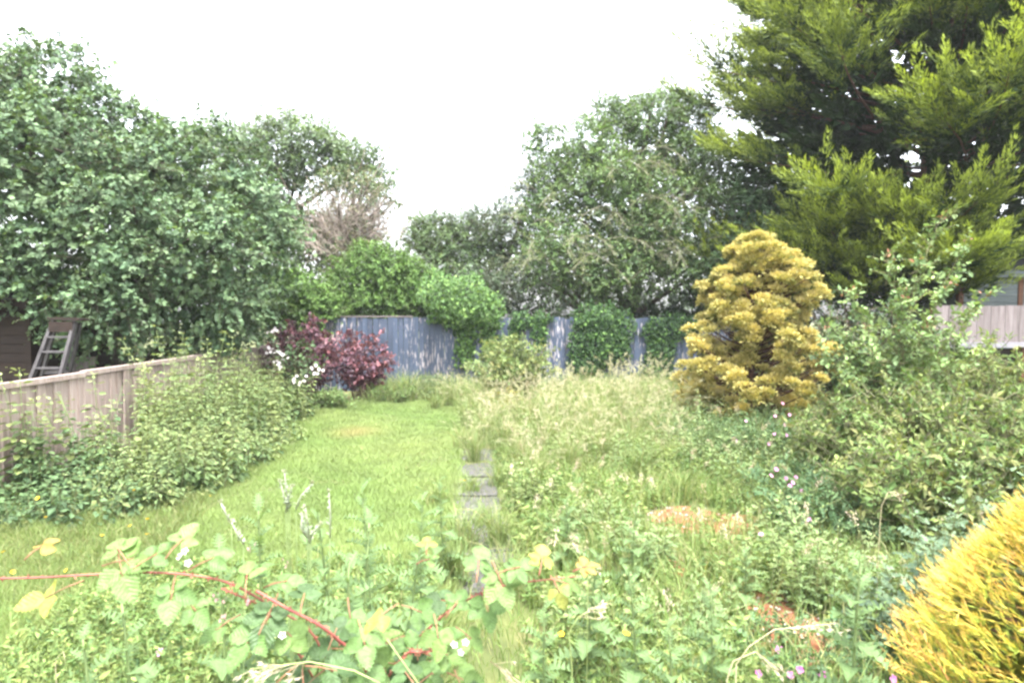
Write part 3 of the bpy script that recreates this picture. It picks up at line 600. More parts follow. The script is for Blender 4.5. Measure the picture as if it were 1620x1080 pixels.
def leyland():
    rng = np.random.default_rng(31); bx, by = 11.6, 15.2; t = thing('golden_cypress_tree', 'huge dark conifer with yellow tipped upturned plumes', 'tree', (bx, by, 0)); Lv = Leaves(); Lf = Leaves(); Tw = Leaves(); mb = MB()
    mb.tube(wander((0, 0, -.1), (.2, .1, 13.2), 9, .05, rng), np.linspace(.36, .06, 9), 9)
    Rz = lambda z: np.interp(z, [2.6, 3.5, 5.5, 8, 11, 14], [4.3, 5.1, 6.0, 5.5, 3.9, .8])
    nb = 150; z = 2.7 + 9.8 * (np.arange(nb) + rng.uniform(0, 1, nb)) / nb; az = rng.uniform(R(110), R(310), nb); az = np.where(rng.uniform(0, 1, nb) < .18, rng.uniform(-R(50), R(110), nb), az)
    z[:40] = rng.uniform(2.5, 4.0, 40); az[:40] = rng.uniform(R(165), R(238), 40); z[20:40] += .4
    rr = Rz(z) * rng.uniform(.72, 1.06, nb); rr = np.where((z < 4.6) & (az > R(238)), rr * .55, rr); d = np.stack([np.cos(az), np.sin(az), np.zeros(nb)], 1)
    d2 = unit(d + np.stack([rng.normal(0, .25, nb), rng.normal(0, .25, nb), np.zeros(nb)], 1))
    low = (z < 4.4)
    P0 = np.stack([np.zeros(nb), np.zeros(nb), z - .9], 1); P2 = d2 * rr[:, None] + UP * (z + rng.normal(.1, .3, nb) - .25 * low)[:, None]; P1 = d * (rr * .55)[:, None] + UP * (z - .55)[:, None]
    for i in range(nb): mb.tube(bez(P0[i], P1[i], P2[i], np.linspace(0, .97, 7)), np.linspace(.06, .008, 7), 4)
    mb.build('trunk', M['pinebark'], t, True)
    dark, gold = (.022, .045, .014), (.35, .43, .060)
    for k in range(9):
        tt = np.clip(.42 + .062 * k + rng.normal(0, .02, nb), 0, 1); q = bez(P0, P1, P2, tt); ax = dbez(P0, P1, P2, tt); sg = (1 if k % 2 else -1) * rng.uniform(.35, 1.0, nb)
        sd = unit(np.cross(ax, UP)); ln = rng.uniform(.65, 1.25, nb) * (1.15 - .04 * k); dd = unit(ax * .85 + sd * sg[:, None] * .8 + UP * rng.uniform(-.15, .25, nb)[:, None]); e = q + dd * ln[:, None] + UP * (.12 * ln)[:, None]; md = q + dd * (ln * .5)[:, None] - UP * .06
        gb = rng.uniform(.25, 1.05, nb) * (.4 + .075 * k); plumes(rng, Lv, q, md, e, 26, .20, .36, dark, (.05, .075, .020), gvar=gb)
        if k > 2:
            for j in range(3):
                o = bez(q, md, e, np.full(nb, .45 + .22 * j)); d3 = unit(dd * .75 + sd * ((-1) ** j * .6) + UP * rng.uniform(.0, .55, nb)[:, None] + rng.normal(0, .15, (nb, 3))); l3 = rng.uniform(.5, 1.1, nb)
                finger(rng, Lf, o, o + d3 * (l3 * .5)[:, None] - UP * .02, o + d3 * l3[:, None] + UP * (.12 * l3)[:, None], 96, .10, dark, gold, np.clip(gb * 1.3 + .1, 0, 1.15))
    for j in range(5):
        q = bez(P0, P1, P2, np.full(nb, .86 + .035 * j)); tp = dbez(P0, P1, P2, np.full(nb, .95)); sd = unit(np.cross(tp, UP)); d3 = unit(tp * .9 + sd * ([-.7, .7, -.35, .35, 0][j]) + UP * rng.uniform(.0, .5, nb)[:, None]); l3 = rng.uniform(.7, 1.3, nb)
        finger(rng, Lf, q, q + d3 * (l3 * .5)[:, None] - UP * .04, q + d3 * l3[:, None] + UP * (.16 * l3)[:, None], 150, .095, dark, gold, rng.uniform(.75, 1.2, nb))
    # inner sprays coloured dark: the crown's inner shade put into the colour
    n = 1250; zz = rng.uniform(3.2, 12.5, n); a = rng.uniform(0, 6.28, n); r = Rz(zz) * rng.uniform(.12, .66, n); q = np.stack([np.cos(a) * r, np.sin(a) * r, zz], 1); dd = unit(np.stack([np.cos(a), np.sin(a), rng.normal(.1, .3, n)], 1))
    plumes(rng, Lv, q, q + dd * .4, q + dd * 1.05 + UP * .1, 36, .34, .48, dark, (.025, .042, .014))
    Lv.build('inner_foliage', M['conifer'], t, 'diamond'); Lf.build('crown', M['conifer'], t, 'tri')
leyland()

# ------------------------------------------------------------------ gold bun-leaved cypress in the bed
def hinoki():
    rng = np.random.default_rng(41); b = pt(1182, 9.5); t = thing('gold_cypress', 'golden yellow conical cypress with cloud like tufts in the bed', 'tree', b); mb = MB(); Lv = Leaves()
    H = 3.02; prof = lambda z: np.interp(z, [0, .35, .9, 1.5, 2.1, 2.5, 2.85, 3.05], [.85, 1.02, 1.10, 1.0, .80, .57, .30, .08])
    mb.tube(wander((0, 0, -.05), (.05, 0, H - .1), 8, .03, rng), np.linspace(.11, .02, 8), 7)
    nbg = 92; zb = H * (.05 + .93 * ((np.arange(nbg) + rng.uniform(0, 1, nbg)) / nbg) ** .9); ab = np.arange(nbg) * 2.4 + rng.normal(0, .3, nbg); rb = prof(zb) * rng.uniform(.62, 1.22, nbg)
    sub = 7; n = nbg * sub; z = (np.repeat(zb, sub) + rng.normal(.02, .075, n)).clip(.08, H); w = rng.uniform(-1, 1, n) * .26 / np.maximum(np.repeat(rb, sub), .3); a = np.repeat(ab, sub) + w; rad = np.repeat(rb, sub) * (1 - .9 * np.abs(w) ** 1.5 * .4) * rng.uniform(.70, 1.02, n)
    lean = .06 * z; c = np.stack([np.cos(a) * rad + lean, np.sin(a) * rad, z], 1); o = unit(np.stack([np.cos(a), np.sin(a), .35 + .5 * (z / H) ** 2], 1))
    for i in range(0, n, 2):
        s = A3(lean[i] * .8, 0, max(.1, z[i] - .30 * rad[i] - .1)); mb.tube(np.stack([s, (s + c[i]) / 2 - UP * .05, c[i]]), [.022, .014, .006], 4)
    mb.build('trunk', M['pinebark'], t, True)
    m = 150; R0 = rng.uniform(.085, .165, n)
    u = unit(rng.normal(0, 1, (n, m, 3))); u = unit(u + o[:, None] * .75 + UP * .35); sh = np.array([1, 1, .62])
    p = c[:, None] + u * sh * (R0[:, None, None] * rng.uniform(.62, 1.02, (n, m, 1)))
    d = u * .9 + o[:, None] * .3 + rng.normal(0, .35, (n, m, 3)); nn = UP * .9 + u * .6 + rng.normal(0, .45, (n, m, 3))
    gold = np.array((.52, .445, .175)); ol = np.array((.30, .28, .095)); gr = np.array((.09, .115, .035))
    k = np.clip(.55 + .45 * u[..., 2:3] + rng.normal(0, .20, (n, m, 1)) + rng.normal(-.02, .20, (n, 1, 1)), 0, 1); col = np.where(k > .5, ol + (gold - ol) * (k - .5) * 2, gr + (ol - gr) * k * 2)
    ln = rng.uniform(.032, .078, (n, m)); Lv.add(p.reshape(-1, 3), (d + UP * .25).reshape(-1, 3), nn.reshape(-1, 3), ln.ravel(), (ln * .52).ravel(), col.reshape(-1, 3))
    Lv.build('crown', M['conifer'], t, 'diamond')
hinoki()

# ------------------------------------------------------------------ golden thuja close to the camera
def thuja():
    rng = np.random.default_rng(51); b = A3(2.68, 2.25, 0); t = thing('golden_thuja', 'bright golden feathery conifer in the near bottom corner', 'shrub', b); mb = MB(); Lv = Leaves(); Tw = Leaves()
    H = 1.40; prof = lambda z: np.interp(z, [0, .3, .55, .7, .85, 1.05, 1.42], [.78, .80, .74, .63, .50, .32, .02])
    mb.tube(wander((0, 0, -.05), (.02, 0, H - .15), 7, .015, rng), np.linspace(.05, .008, 7), 6)
    n = 8200; z = H * rng.uniform(.05, 1, n) ** .8; a = np.where(rng.uniform(0, 1, n) < .75, rng.uniform(R(95), R(300), n), rng.uniform(0, 2*math.pi, n)); rad = prof(z) * rng.uniform(.80, 1.03, n) * (1 + .05*np.sin(5*a+z*9))
    p = np.stack([np.cos(a)*rad, np.sin(a)*rad, z], 1); o = np.stack([np.cos(a), np.sin(a), np.full(n, .85)], 1); d = unit(o + rng.normal(0, .42, (n, 3))); L = rng.uniform(.035, .105, n)
    for i in range(0, n, 60): mb.tube(np.stack([A3(0, 0, max(.05, z[i] - .35)), p[i] * A3(.6, .6, 1) - UP * .1, p[i]]), [.012, .008, .003], 4)
    mb.build('trunk', M['pinebark'], t, True)
    sd = unit(np.cross(d, unit(rng.normal(0, 1, (n, 3)))))
    tip = np.array((.60, .38, .14)); gold = np.array((.56, .45, .085)); gr = np.array((.26, .33, .055)); gv = rng.normal(0, .2, (n, 1)) + .22 * np.sin(a * 7 + z * 11)[:, None] * np.sin(z * 17 + a * 3)[:, None]
    for k in range(20):
        u = k / 19; q = p + d * (L * u)[:, None]; s = (1 if k % 2 else -1); dd = d * (1 + .6*u) + sd * s * .75 * (1 - .7*u) + rng.normal(0, .12, (n, 3)); c = u + gv
        col = np.where(c > .55, gold + (tip - gold) * np.clip((c - .55) * 1.6, 0, 1), gr + (gold - gr) * np.clip(c / .55, 0, 1)) * rng.normal(1, .12, (n, 1))
        Lv.add(q, dd, UP + rng.normal(0, .5, (n, 3)), L * (.40 - .12*u) * rng.uniform(.6, 1.4, n), .0034, col)
    m = 900; zz = rng.uniform(.05, 1.1, m); aa = rng.uniform(0, 6.28, m); r2 = prof(zz) * rng.uniform(.4, .82, m); Lv.add(np.stack([np.cos(aa)*r2, np.sin(aa)*r2, zz], 1), np.stack([np.cos(aa), np.sin(aa), np.full(m, .6)], 1), UP + rng.normal(0, .5, (m, 3)), .16, .07, (.09, .10, .02))
    # a few long stray shoots on the lower flank
    for (px, py, qx, qy) in [(1450, 1040, 1388, 993), (1478, 1060, 1420, 966), (1470, 1050, 1415, 990), (1500, 1075, 1440, 970), (1445, 1065, 1400, 1045)]:
        P = at(px, py, 1.9) - b; Q = at(qx, qy, 1.86) - b; Tw.sticks(P[None], Q[None], .0022, (.35, .17, .06)); 
        for u in np.linspace(.1, 1, 16):
            e = P + (Q - P) * u; w = unit(Q - P)[None] * .8 + rng.normal(0, .45, (2, 3)); Lv.add(np.stack([e, e]), w, UP + rng.normal(0, .5, (2, 3)), .03 * (1.3 - .6*u), .006, mixc(gold, tip, u))
    Tw.build('stray_shoots', M['twig'], t, 'prism', True)
    Lv.build('crown', M['conifer'], t, 'tri')
thuja()
# ================================================================== ivy, shrubs and tall weeds
def ivy(name, label, ells, n, seed, cols, thick=.22, leaf=.075, Y=15.5, tipc=(.10, .19, .045), cat='ivy'):
    rng = np.random.default_rng(seed); c0 = at(ells[0][0], 560, Y); b = A3(c0[0], Y - .1, 0); t = thing(name, label, cat, b); Lv = Leaves(); Tw = Leaves()
    ar = np.array([e[2] * e[3] for e in ells], float); k = rng.choice(len(ells), n, p=ar / ar.sum()); E = np.array(ells, float)[k]
    a = rng.uniform(0, 2*math.pi, n); r = np.sqrt(rng.uniform(0, 1, n)); px = E[:, 0] + E[:, 2] * r * np.cos(a) * (1 + .12*np.sin(3*a + k)); py = E[:, 1] + E[:, 3] * r * np.sin(a) * (1 + .14*np.sin(4*a + 2*k))
    px = px + rng.normal(0, 2.5, n); py = py + rng.normal(0, 3, n); ns = max(4, n // 220)
    for q in range(ns):                                                   # trailing strands below the mass
        e_ = ells[int(rng.integers(0, len(ells)))]; x0 = e_[0] + e_[2] * rng.uniform(-1, 1); y0 = e_[1] + e_[3] * .4; m_ = int(rng.integers(10, 26)); i_ = rng.choice(n, m_, replace=False); px[i_] = x0 + rng.normal(0, 2.5, m_) + rng.normal(0, 2); py[i_] = y0 + np.sort(rng.uniform(0, e_[3] * rng.uniform(.6, 1.0), m_)); r[i_] = .9
    P = np.array([at(x, y, Y) for x, y in zip(px, py)]); P[:, 1] = Y - .03 - thick * E[:, 4] * np.sqrt(np.clip(1 - r*r, 0, 1)) * rng.uniform(.55, 1, n); over = P[:, 2] > 1.78
    P[:, 1] += over * rng.uniform(-.15, .5, n) * E[:, 4]; P = P[P[:, 2] > .05]; n = len(P)
    d = A3(0, -.35, -.8) + rng.normal(0, .45, (n, 3)); nm = A3(0, -.75, .65) + rng.normal(0, .4, (n, 3)); C = np.array(cols)[rng.integers(0, len(cols), n)] * rng.normal(1, .25, (n, 1)).clip(.4, 1.7)
    m = rng.uniform(0, 1, n) < .16; C[m] = np.array(tipc) * rng.normal(1, .15, (m.sum(), 1)); ln = leaf * rng.uniform(.6, 1.25, n); Lv.add(P - b, d, nm, ln, ln * .95, C)
    q = P[rng.choice(n, min(60, n))] - b; Tw.sticks(q * A3(1, 0, 1) + A3(0, .06, -.25), q * A3(1, 0, 1) + A3(0, .05, .1), .006, (.09, .065, .05))
    Tw.build('stems', M['twig'], t, 'prism', True); Lv.build('leaves', M['gloss'], t, 'ivy')
IV = [(.030, .068, .022), (.038, .082, .026), (.048, .098, .032)]
ivy('ivy_bush', 'mound of bright ivy spilling over the blue fence', [(732, 474, 52, 42, 2.2), (694, 458, 36, 30, 2.0), (766, 488, 30, 34, 1.8), (704, 490, 30, 18, 1.4), (736, 535, 15, 42, .5), (776, 530, 13, 42, .5)], 5200, 61, [(.06, .12, .03), (.075, .145, .038), (.05, .10, .028)], .3, .085, tipc=(.14, .235, .06))
ivy('ivy', 'short curtain of ivy over fence top beside the ivy mound', [(824, 506, 19, 14, .8), (815, 518, 8, 16, .4)], 500, 62, IV)
ivy('ivy', 'narrow column of ivy left of the largest ivy sheet', [(853, 520, 11, 30, .6), (860, 503, 14, 9, .6)], 600, 63, IV)
ivy('ivy', 'largest thick sheet of dark glossy ivy on the blue fence', [(945, 535, 46, 52, 1.3), (935, 502, 32, 24, 1.5), (975, 520, 26, 40, 1.2), (925, 575, 28, 28, 1)], 4200, 64, IV, .28)
ivy('ivy', 'darker ivy sheet on the fence next to the gold cypress', [(1050, 520, 36, 22, .8), (1042, 555, 22, 32, .7), (1082, 515, 24, 18, .8), (1036, 588, 24, 26, .8)], 2600, 65, [(.028, .06, .022), (.036, .075, .026)])

def shrub(name, label, cat, base, n, H, S, leaf, aspect, cols, seed, K=12, tw=7, tl=.2, tpl='diamond', mat='leaf', tipc=None, tipamt=.35, twc=(.10, .07, .05), up=.3, hang=.2, bend=.5, group=None, t0=.25, var=.2, lean=(0, 0)):
    rng = np.random.default_rng(seed); t = thing(name, label, cat, base, group); Lv = Leaves(); Tw = Leaves(); a = rng.uniform(0, 2*math.pi, n); u = np.sqrt(rng.uniform(0.02, 1, n))
    h = H * (1 - .42 * u ** 2) * rng.uniform(.75, 1.05, n); d = np.stack([np.cos(a), np.sin(a), np.zeros(n)], 1)
    P0 = d * (S * .18 * u)[:, None] + A3(0, 0, -.02); P2 = d * (S * u)[:, None] + UP * h[:, None] + A3(lean[0], lean[1], 0) * h[:, None]; P1 = d * (S * u * bend * .6)[:, None] + UP * (h * .68)[:, None]
    stem_sticks(Tw, P0, P1, P2, .007, .003, np.array(twc), 4)
    tt = t0 + (1 - t0) * (np.arange(tw) + rng.uniform(0, 1, (n, tw))) / tw; q = bez(P0[:, None], P1[:, None], P2[:, None], tt).reshape(-1, 3); ax = dbez(P0[:, None], P1[:, None], P2[:, None], tt).reshape(-1, 3)
    o = unit(ax * .35 + rng.normal(0, .6, (n*tw, 3)) + np.repeat(d, tw, 0) * .35)
    sprays(rng, Lv, Tw, q, o, K, tl, leaf, aspect, cols, up=up, hang=hang, twc=twc, tipc=tipc, tipamt=tipamt, var=var)
    Tw.build('stems', M['twig'], t, 'prism', True); Lv.build('foliage', M[mat], t, tpl)
    return t
PU = [(.098, .045, .068), (.13, .06, .085), (.075, .034, .053)]
shrub('smoke_bush', 'taller purple leaved smoke bush at the corner of the fences', 'bush', pt(487, 13.2), 56, 1.80, .95, .075, .7, PU, 71, 11, 8, .22, 'oval', 'leaf', (.27, .11, .125), .4, (.10, .05, .045))
shrub('smoke_bush', 'lower red tipped smoke bush against the blue fence', 'bush', pt(570, 13.4), 46, 1.62, .78, .07, .7, PU, 72, 11, 8, .2, 'oval', 'leaf', (.32, .115, .125), .5, (.10, .05, .045))
def white_flowers(t, spots, rng, size=.03, col=(.72, .66, .66)):
    b = np.array(t.location)
    for s in spots:
        Lf = Leaves(); c = at(*s) - b; m = 9
        for q in range(m):
            o = c + rng.normal(0, .055, 3); a = np.arange(5) * 1.2566 + rng.uniform(0, 1); nn = unit(A3(0, -.8, .5) + rng.normal(0, .3, 3)); x = unit(np.cross(nn, UP)); y = np.cross(nn, x)
            dd = np.cos(a)[:, None] * x + np.sin(a)[:, None] * y + nn * .3; Lf.add(np.repeat(o[None], 5, 0), dd, nn, size, size * .8, np.array(col) * rng.normal(1, .06, (5, 1)))
        Lf.build('flower_cluster', M['petal'], t, 'oval')
br = shrub('bramble_bush', 'white flowered bramble in front of the purple smoke bush', 'bush', pt(455, 12.3), 34, 1.45, .75, .075, .7, [(.07, .125, .05), (.09, .15, .06), (.06, .11, .045)], 73, 7, 6, .18, 'oval', 'leaf', None, 0, (.10, .06, .05))
white_flowers(br, [(433, 525, 11.9), (447, 562, 11.8), (502, 585, 11.7), (474, 605, 11.6), (440, 575, 11.8), (425, 550, 11.8)], np.random.default_rng(74), .034)
# weeds in the left bed --------------------------------------------------
def nettles(name, label, base, n, H, S, seed, cols, leaf=.07, pairs=13, group=None, tpl='diamond', tipc=(.20, .26, .08), asp=.55, cat='weed', droop=.45):
    rng = np.random.default_rng(seed); t = thing(name, label, cat, base, group); Lv = Leaves(); Tw = Leaves(); a = rng.uniform(0, 6.28, n); u = np.sqrt(rng.uniform(0, 1, n)); d = np.stack([np.cos(a), np.sin(a), np.zeros(n)], 1)
    h = H * rng.uniform(.5, 1.14, n); P0 = d * (S * u)[:, None] - UP * .02; P2 = P0 + UP * h[:, None] + rng.normal(0, .11, (n, 3)) * A3(1, 1, 0) * h[:, None] * 1.4; P1 = (P0 + P2) / 2 + rng.normal(0, .04, (n, 3))
    if n <= 12:
        for j in range(n): MB().tube(bez(P0[j], P1[j], P2[j], np.linspace(0, 1, 6)), np.linspace(.0045, .002, 6), 5).build('stem', M['thstem'], t, True)
    else: stem_sticks(Tw, P0, P1, P2, .0045, .002, np.array((.12, .13, .06)) * rng.normal(1, .15, (n, 1)), 4)
    tt = np.linspace(.1, 1, pairs)[None] + rng.normal(0, .015, (n, pairs)); q = bez(P0[:, None], P1[:, None], P2[:, None], tt); C = np.array(cols)[rng.integers(0, len(cols), n)]
    for s in (0, 1, 2, 3):
        ph = (np.arange(pairs) % 2)[None] * 1.57 + rng.uniform(0, 6.28, (n, 1)) + s * 3.14 + (s > 1) * .8; dd = np.stack([np.cos(ph), np.sin(ph), np.full_like(ph, -droop + .1)], -1); tp = (tt ** 3)[..., None]; dd = dd + UP * tp * .8
        f = (1 - .62 * tt ** 2) * rng.uniform(.7, 1.2, tt.shape) * (1 if s < 2 else .6); ln = leaf * f; c = C[:, None] * (1 - tp * .7) + np.array(tipc) * tp * .7; c = c * rng.normal(1, .2, (*tt.shape, 1)).clip(.5, 1.6)
        pos = q + (dd * (ln * .25)[..., None] if s < 2 else dd * rng.uniform(.02, .10, (*tt.shape, 1)))
        Lv.add(pos.reshape(-1, 3), dd.reshape(-1, 3), (UP + rng.normal(0, .3, dd.shape) - dd * .2).reshape(-1, 3), ln.ravel(), (ln * asp).ravel(), c.reshape(-1, 3))
    Tw.build('stems', M['twig'], t, 'prism', True); Lv.build('foliage', M['soft'], t, tpl)
    return t
NE = [(.085, .140, .055), (.105, .165, .064), (.07, .12, .05), (.135, .17, .06)]
DK = [(.055, .10, .045), (.07, .12, .052)]
LB = [ # px, Y, H, S, n, colours, label
 (300, 8.6, 1.05, .45, 30, NE, 'tall pale weed clump rising above the fence top, leftmost of three'), (352, 9.4, 1.06, .45, 30, NE, 'tall pale weed clump above the fence, middle of three'), (392, 10.4, 1.05, .5, 32, NE, 'tall pale weed clump above the fence, nearest the bramble flowers'),
 (268, 7.7, .95, .4, 28, NE, 'pale green weed clump hiding the fence boards below the tall stems'), (315, 7.9, .95, .42, 30, NE, 'leafy weed clump on the lawn side below the tall stems'), (366, 8.9, .98, .45, 32, NE, 'leafy weed clump edging the lawn halfway down the fence'),
 (408, 9.9, .95, .45, 32, NE, 'leafy weed clump edging the lawn near the white bramble flowers'), (440, 11.0, .85, .45, 30, NE, 'low weed clump at the lawn corner below the bramble'), (222, 7.0, .80, .38, 28, NE, 'shorter weed clump in front of the exposed fence boards'),
 (262, 6.7, .62, .40, 30, NE, 'low yellowish weed clump at the near lawn edge'), (310, 7.0, .60, .42, 30, NE, 'low yellow green weed clump spreading onto the lawn'), (205, 6.2, .45, .42, 30, NE, 'knee high weeds at the near end of the left bed'), (350, 7.7, .55, .40, 28, NE, 'small weed clump beside the mown grass'),
 (150, 6.9, .98, .18, 6, DK, 'few thin dark stems against the exposed fence boards'), (100, 6.5, .62, .36, 24, DK, 'dark leafy weeds low against the exposed fence'), (40, 6.1, .34, .42, 26, DK, 'dark low bramble leaves at the near foot of the fence'), (150, 6.0, .36, .40, 26, DK, 'low dark green leaves beside the yellow buttercups'), (70, 6.6, .85, .12, 3, DK, 'three spindly stems near the stepladder end of the fence'), (10, 5.8, .30, .35, 22, DK, 'dark leaves at the picture edge under the fence'),
 (430, 12.4, .9, .4, 26, NE, 'pale weeds in the corner behind the white bramble flowers'), (385, 8.1, .40, .4, 26, NE, 'low tuft of weeds bulging into the lawn'), (425, 9.2, .45, .4, 26, NE, 'low weeds along the middle of the lawn edge')]
for i, (px, Y, H, S, n, c, lab) in enumerate(LB):
    nettles('weed_clump', lab, pt(px, Y), int(n * 1.8), H * (1.12 if i < 4 else .98), S * 1.1, 200 + i, c, .115 if c is NE else .11, 13 if H > .6 else 8, 'weeds along the low fence', 'diamond', (.22, .27, .11) if c is NE else (.12, .19, .08), .52 if c is NE else .7, droop=.75)
for i, (px, Y, top, lab) in enumerate([(245, 7.9, 562, 'lone leafy spire just above the fence rail left of the tall weeds'), (272, 8.3, 527, 'leafy spire topping the weeds, first from the ladder'), (300, 8.8, 528, 'leafy spire topping the weeds, second from the ladder'), (348, 9.6, 537, 'leafy spire topping the weeds, third from the ladder'), (382, 10.3, 530, 'leafy spire topping the weeds, nearest the purple bush'), (142, 6.9, 580, 'thin spire poking over the rail by the ladder foot'), (36, 6.3, 588, 'short sprig poking over the rail left of the ladder')]):
    p = at(px, top, Y); nettles('weed_spire', lab, A3(p[0], p[1], 0), 5, p[2] * .95, .07, 260 + i, NE, .15, 19, 'leafy spires over the fence', 'oval', (.27, .31, .13))
# shrub with yellow and red leaves before the blue fence
shrub('spiraea_bush', 'bushy shrub with yellow and reddish leaves before the blue fence', 'bush', pt(806, 12.1), 95, 1.5, .95, .075, .5, [(.14, .20, .075), (.17, .22, .08), (.12, .18, .07)], 81, 13, 7, .2, 'diamond', 'soft', (.36, .27, .10), .22, (.12, .14, .06))
shrub('yellow_shrub', 'small yellow leaved shrub at the foot of the spiraea', 'bush', pt(800, 11.2), 16, .62, .25, .05, .5, [(.30, .28, .04), (.22, .22, .05)], 82, 9, 5, .14, 'diamond', 'soft', (.40, .32, .06), .4)
nettles('tall_weed', 'single tall pale weed spire above the spiraea bush', pt(806, 12.0), 5, 1.45, .12, 83, NE, .07, 16)
shrub('fern_clump', 'ferny grey green clump at the foot of the blue fence', 'fern', pt(690, 13.6), 34, .62, .62, .06, .3, [(.10, .15, .07), (.12, .165, .08)], 84, 12, 6, .2, 'diamond', 'soft', None, 0, (.12, .13, .06), .3, .5, 1.4)
shrub('fern_clump', 'low green clump in front of the red tipped smoke bush', 'fern', pt(625, 13.2), 30, .40, .55, .06, .4, [(.10, .16, .05), (.12, .18, .06)], 85, 10, 6, .18, 'diamond', 'soft', None, 0, (.12, .13, .06), .3, .4, 1.2)
shrub('fern_clump', 'low leafy clump in the shadow of the taller smoke bush', 'fern', pt(520, 12.3), 30, .42, .5, .06, .5, [(.09, .15, .05), (.12, .18, .06)], 86, 10, 6, .18, 'diamond', 'soft', None, 0, (.12, .13, .06), .3, .4, 1.2)
# right hand bed ---------------------------------------------------------
shrub('laurel_bush', 'dark leafy bush behind the tall arching rose', 'bush', pt(1345, 9.6), 60, 2.15, 1.0, .07, .5, [(.045, .085, .04), (.06, .105, .045), (.07, .12, .05)], 91, 11, 8, .25, 'diamond', 'leaf')
shrub('laurel_bush', 'dark leafy bush against the greyed right fence', 'bush', pt(1440, 8.9), 50, 1.95, .8, .07, .5, [(.05, .09, .04), (.06, .105, .045)], 92, 11, 8, .25, 'diamond', 'leaf')
def rose():
    rng = np.random.default_rng(93); Y = 6.4; b = pt(1420, Y); t = thing('rose_bush', 'tall arching rose with pale green leaves and red tips', 'bush', b); Lv = Leaves(); Tw = Leaves()
    tips = [(1488, 345), (1530, 385), (1345, 462), (1405, 402), (1452, 415), (1540, 495), (1315, 515), (1560, 470), (1370, 520), (1430, 470), (1500, 450), (1470, 520), (1390, 560), (1520, 560), (1300, 560), (1450, 580), (1340, 600), (1330, 530), (1570, 540), (1420, 520)]
    for i, (x, y) in enumerate(tips):
        e = at(x, y, Y + rng.normal(0, .3)) - b; P0 = rng.normal(0, .10, 3) * A3(1, 1, 0); P1 = P0 * .5 + e * A3(.35, .35, .72); P0, P1, P2 = P0[None], P1[None], e[None]
        stem_sticks(Tw, P0, P1, P2, .007, .003, np.array((.13, .12, .07)), 8); n = 34; tt = np.linspace(.25, 1, n); q = bez(P0, P1, P2, tt); ax = dbez(P0, P1, P2, tt); o = unit(ax * .5 + rng.normal(0, .7, (n, 3)))
        sprays(rng, Lv, Tw, q, o, 12, .18, .058, .6, [(.16, .235, .09), (.19, .26, .105), (.13, .20, .082)], up=.25, hang=.2, twc=(.13, .12, .06))
        if y < 530:
            m = 5; Lv.add(np.repeat(P2, m, 0) + rng.normal(0, .03, (m, 3)), rng.normal(0, .6, (m, 3)) + UP * .4, UP + rng.normal(0, .5, (m, 3)), .05, .03, np.array((.30, .15, .11)) * rng.normal(1, .2, (m, 1)))
    Tw.build('stems', M['twig'], t, 'prism', True); Lv.build('foliage', M['soft'], t, 'oval')
rose()
SP = [(.11, .178, .055), (.14, .20, .06), (.092, .155, .05), (.15, .19, .06)]
for i, (px, Y, H, S, n, lab) in enumerate([(1400, 5.6, .98, .72, 62, 'yellow green spiraea mound below the arching rose'), (1515, 5.2, 1.12, .75, 66, 'broad spiraea mound with pinkish shoot tips at the picture side'), (1600, 5.9, 1.42, .75, 60, 'tall spiraea mound in front of the greyed right fence'), (1455, 4.6, .78, .62, 60, 'lower spiraea mound in front of its taller neighbours'), (1330, 6.6, .82, .55, 44, 'small spiraea mound right of the gold cypress'), (1640, 4.6, 1.05, .6, 44, 'spiraea mound cut by the picture edge above the golden thuja'), (1500, 6.9, 1.38, .7, 50, 'spiraea thicket growing up into the arching rose')]):
    shrub('spiraea_bush', lab, 'bush', pt(px, Y), int(n * 1.2), H * 1.22, S * 1.12, .066, .42, SP, 300 + i, 11, 7, .17, 'diamond', 'soft', (.36, .22, .13), .15, (.11, .11, .06), group='spiraea mounds in the right bed')
shrub('dry_grass_clump', 'dry straw coloured clump among spiraea at the picture edge', 'plant', pt(1625, 4.9), 30, .95, .35, .06, .12, [(.32, .22, .16), (.26, .16, .12)], 310, 8, 5, .2, 'diamond', 'soft')
BL = [(.075, .125, .075), (.09, .145, .085), (.065, .11, .068)]
for i, (px, Y, H, S, lab) in enumerate([(1500, 3.3, .74, .24, 'blue green lobed weed left of the golden thuja crown'), (1585, 3.4, .98, .26, 'blue green lobed weed directly above the golden thuja'), (1470, 3.0, .50, .26, 'low blue green weed touching the thuja flank'), (1545, 3.5, .78, .24, 'blue green weed between spiraea and golden thuja'), (1440, 3.2, .35, .28, 'dark low weed near the long grass blades')]):
    nettles('lobed_weed', lab, pt(px, Y), 13, H, S, 320 + i, BL, .115, 9, 'blue green weeds by the thuja', 'spiny', (.15, .21, .12), .8, droop=.25)
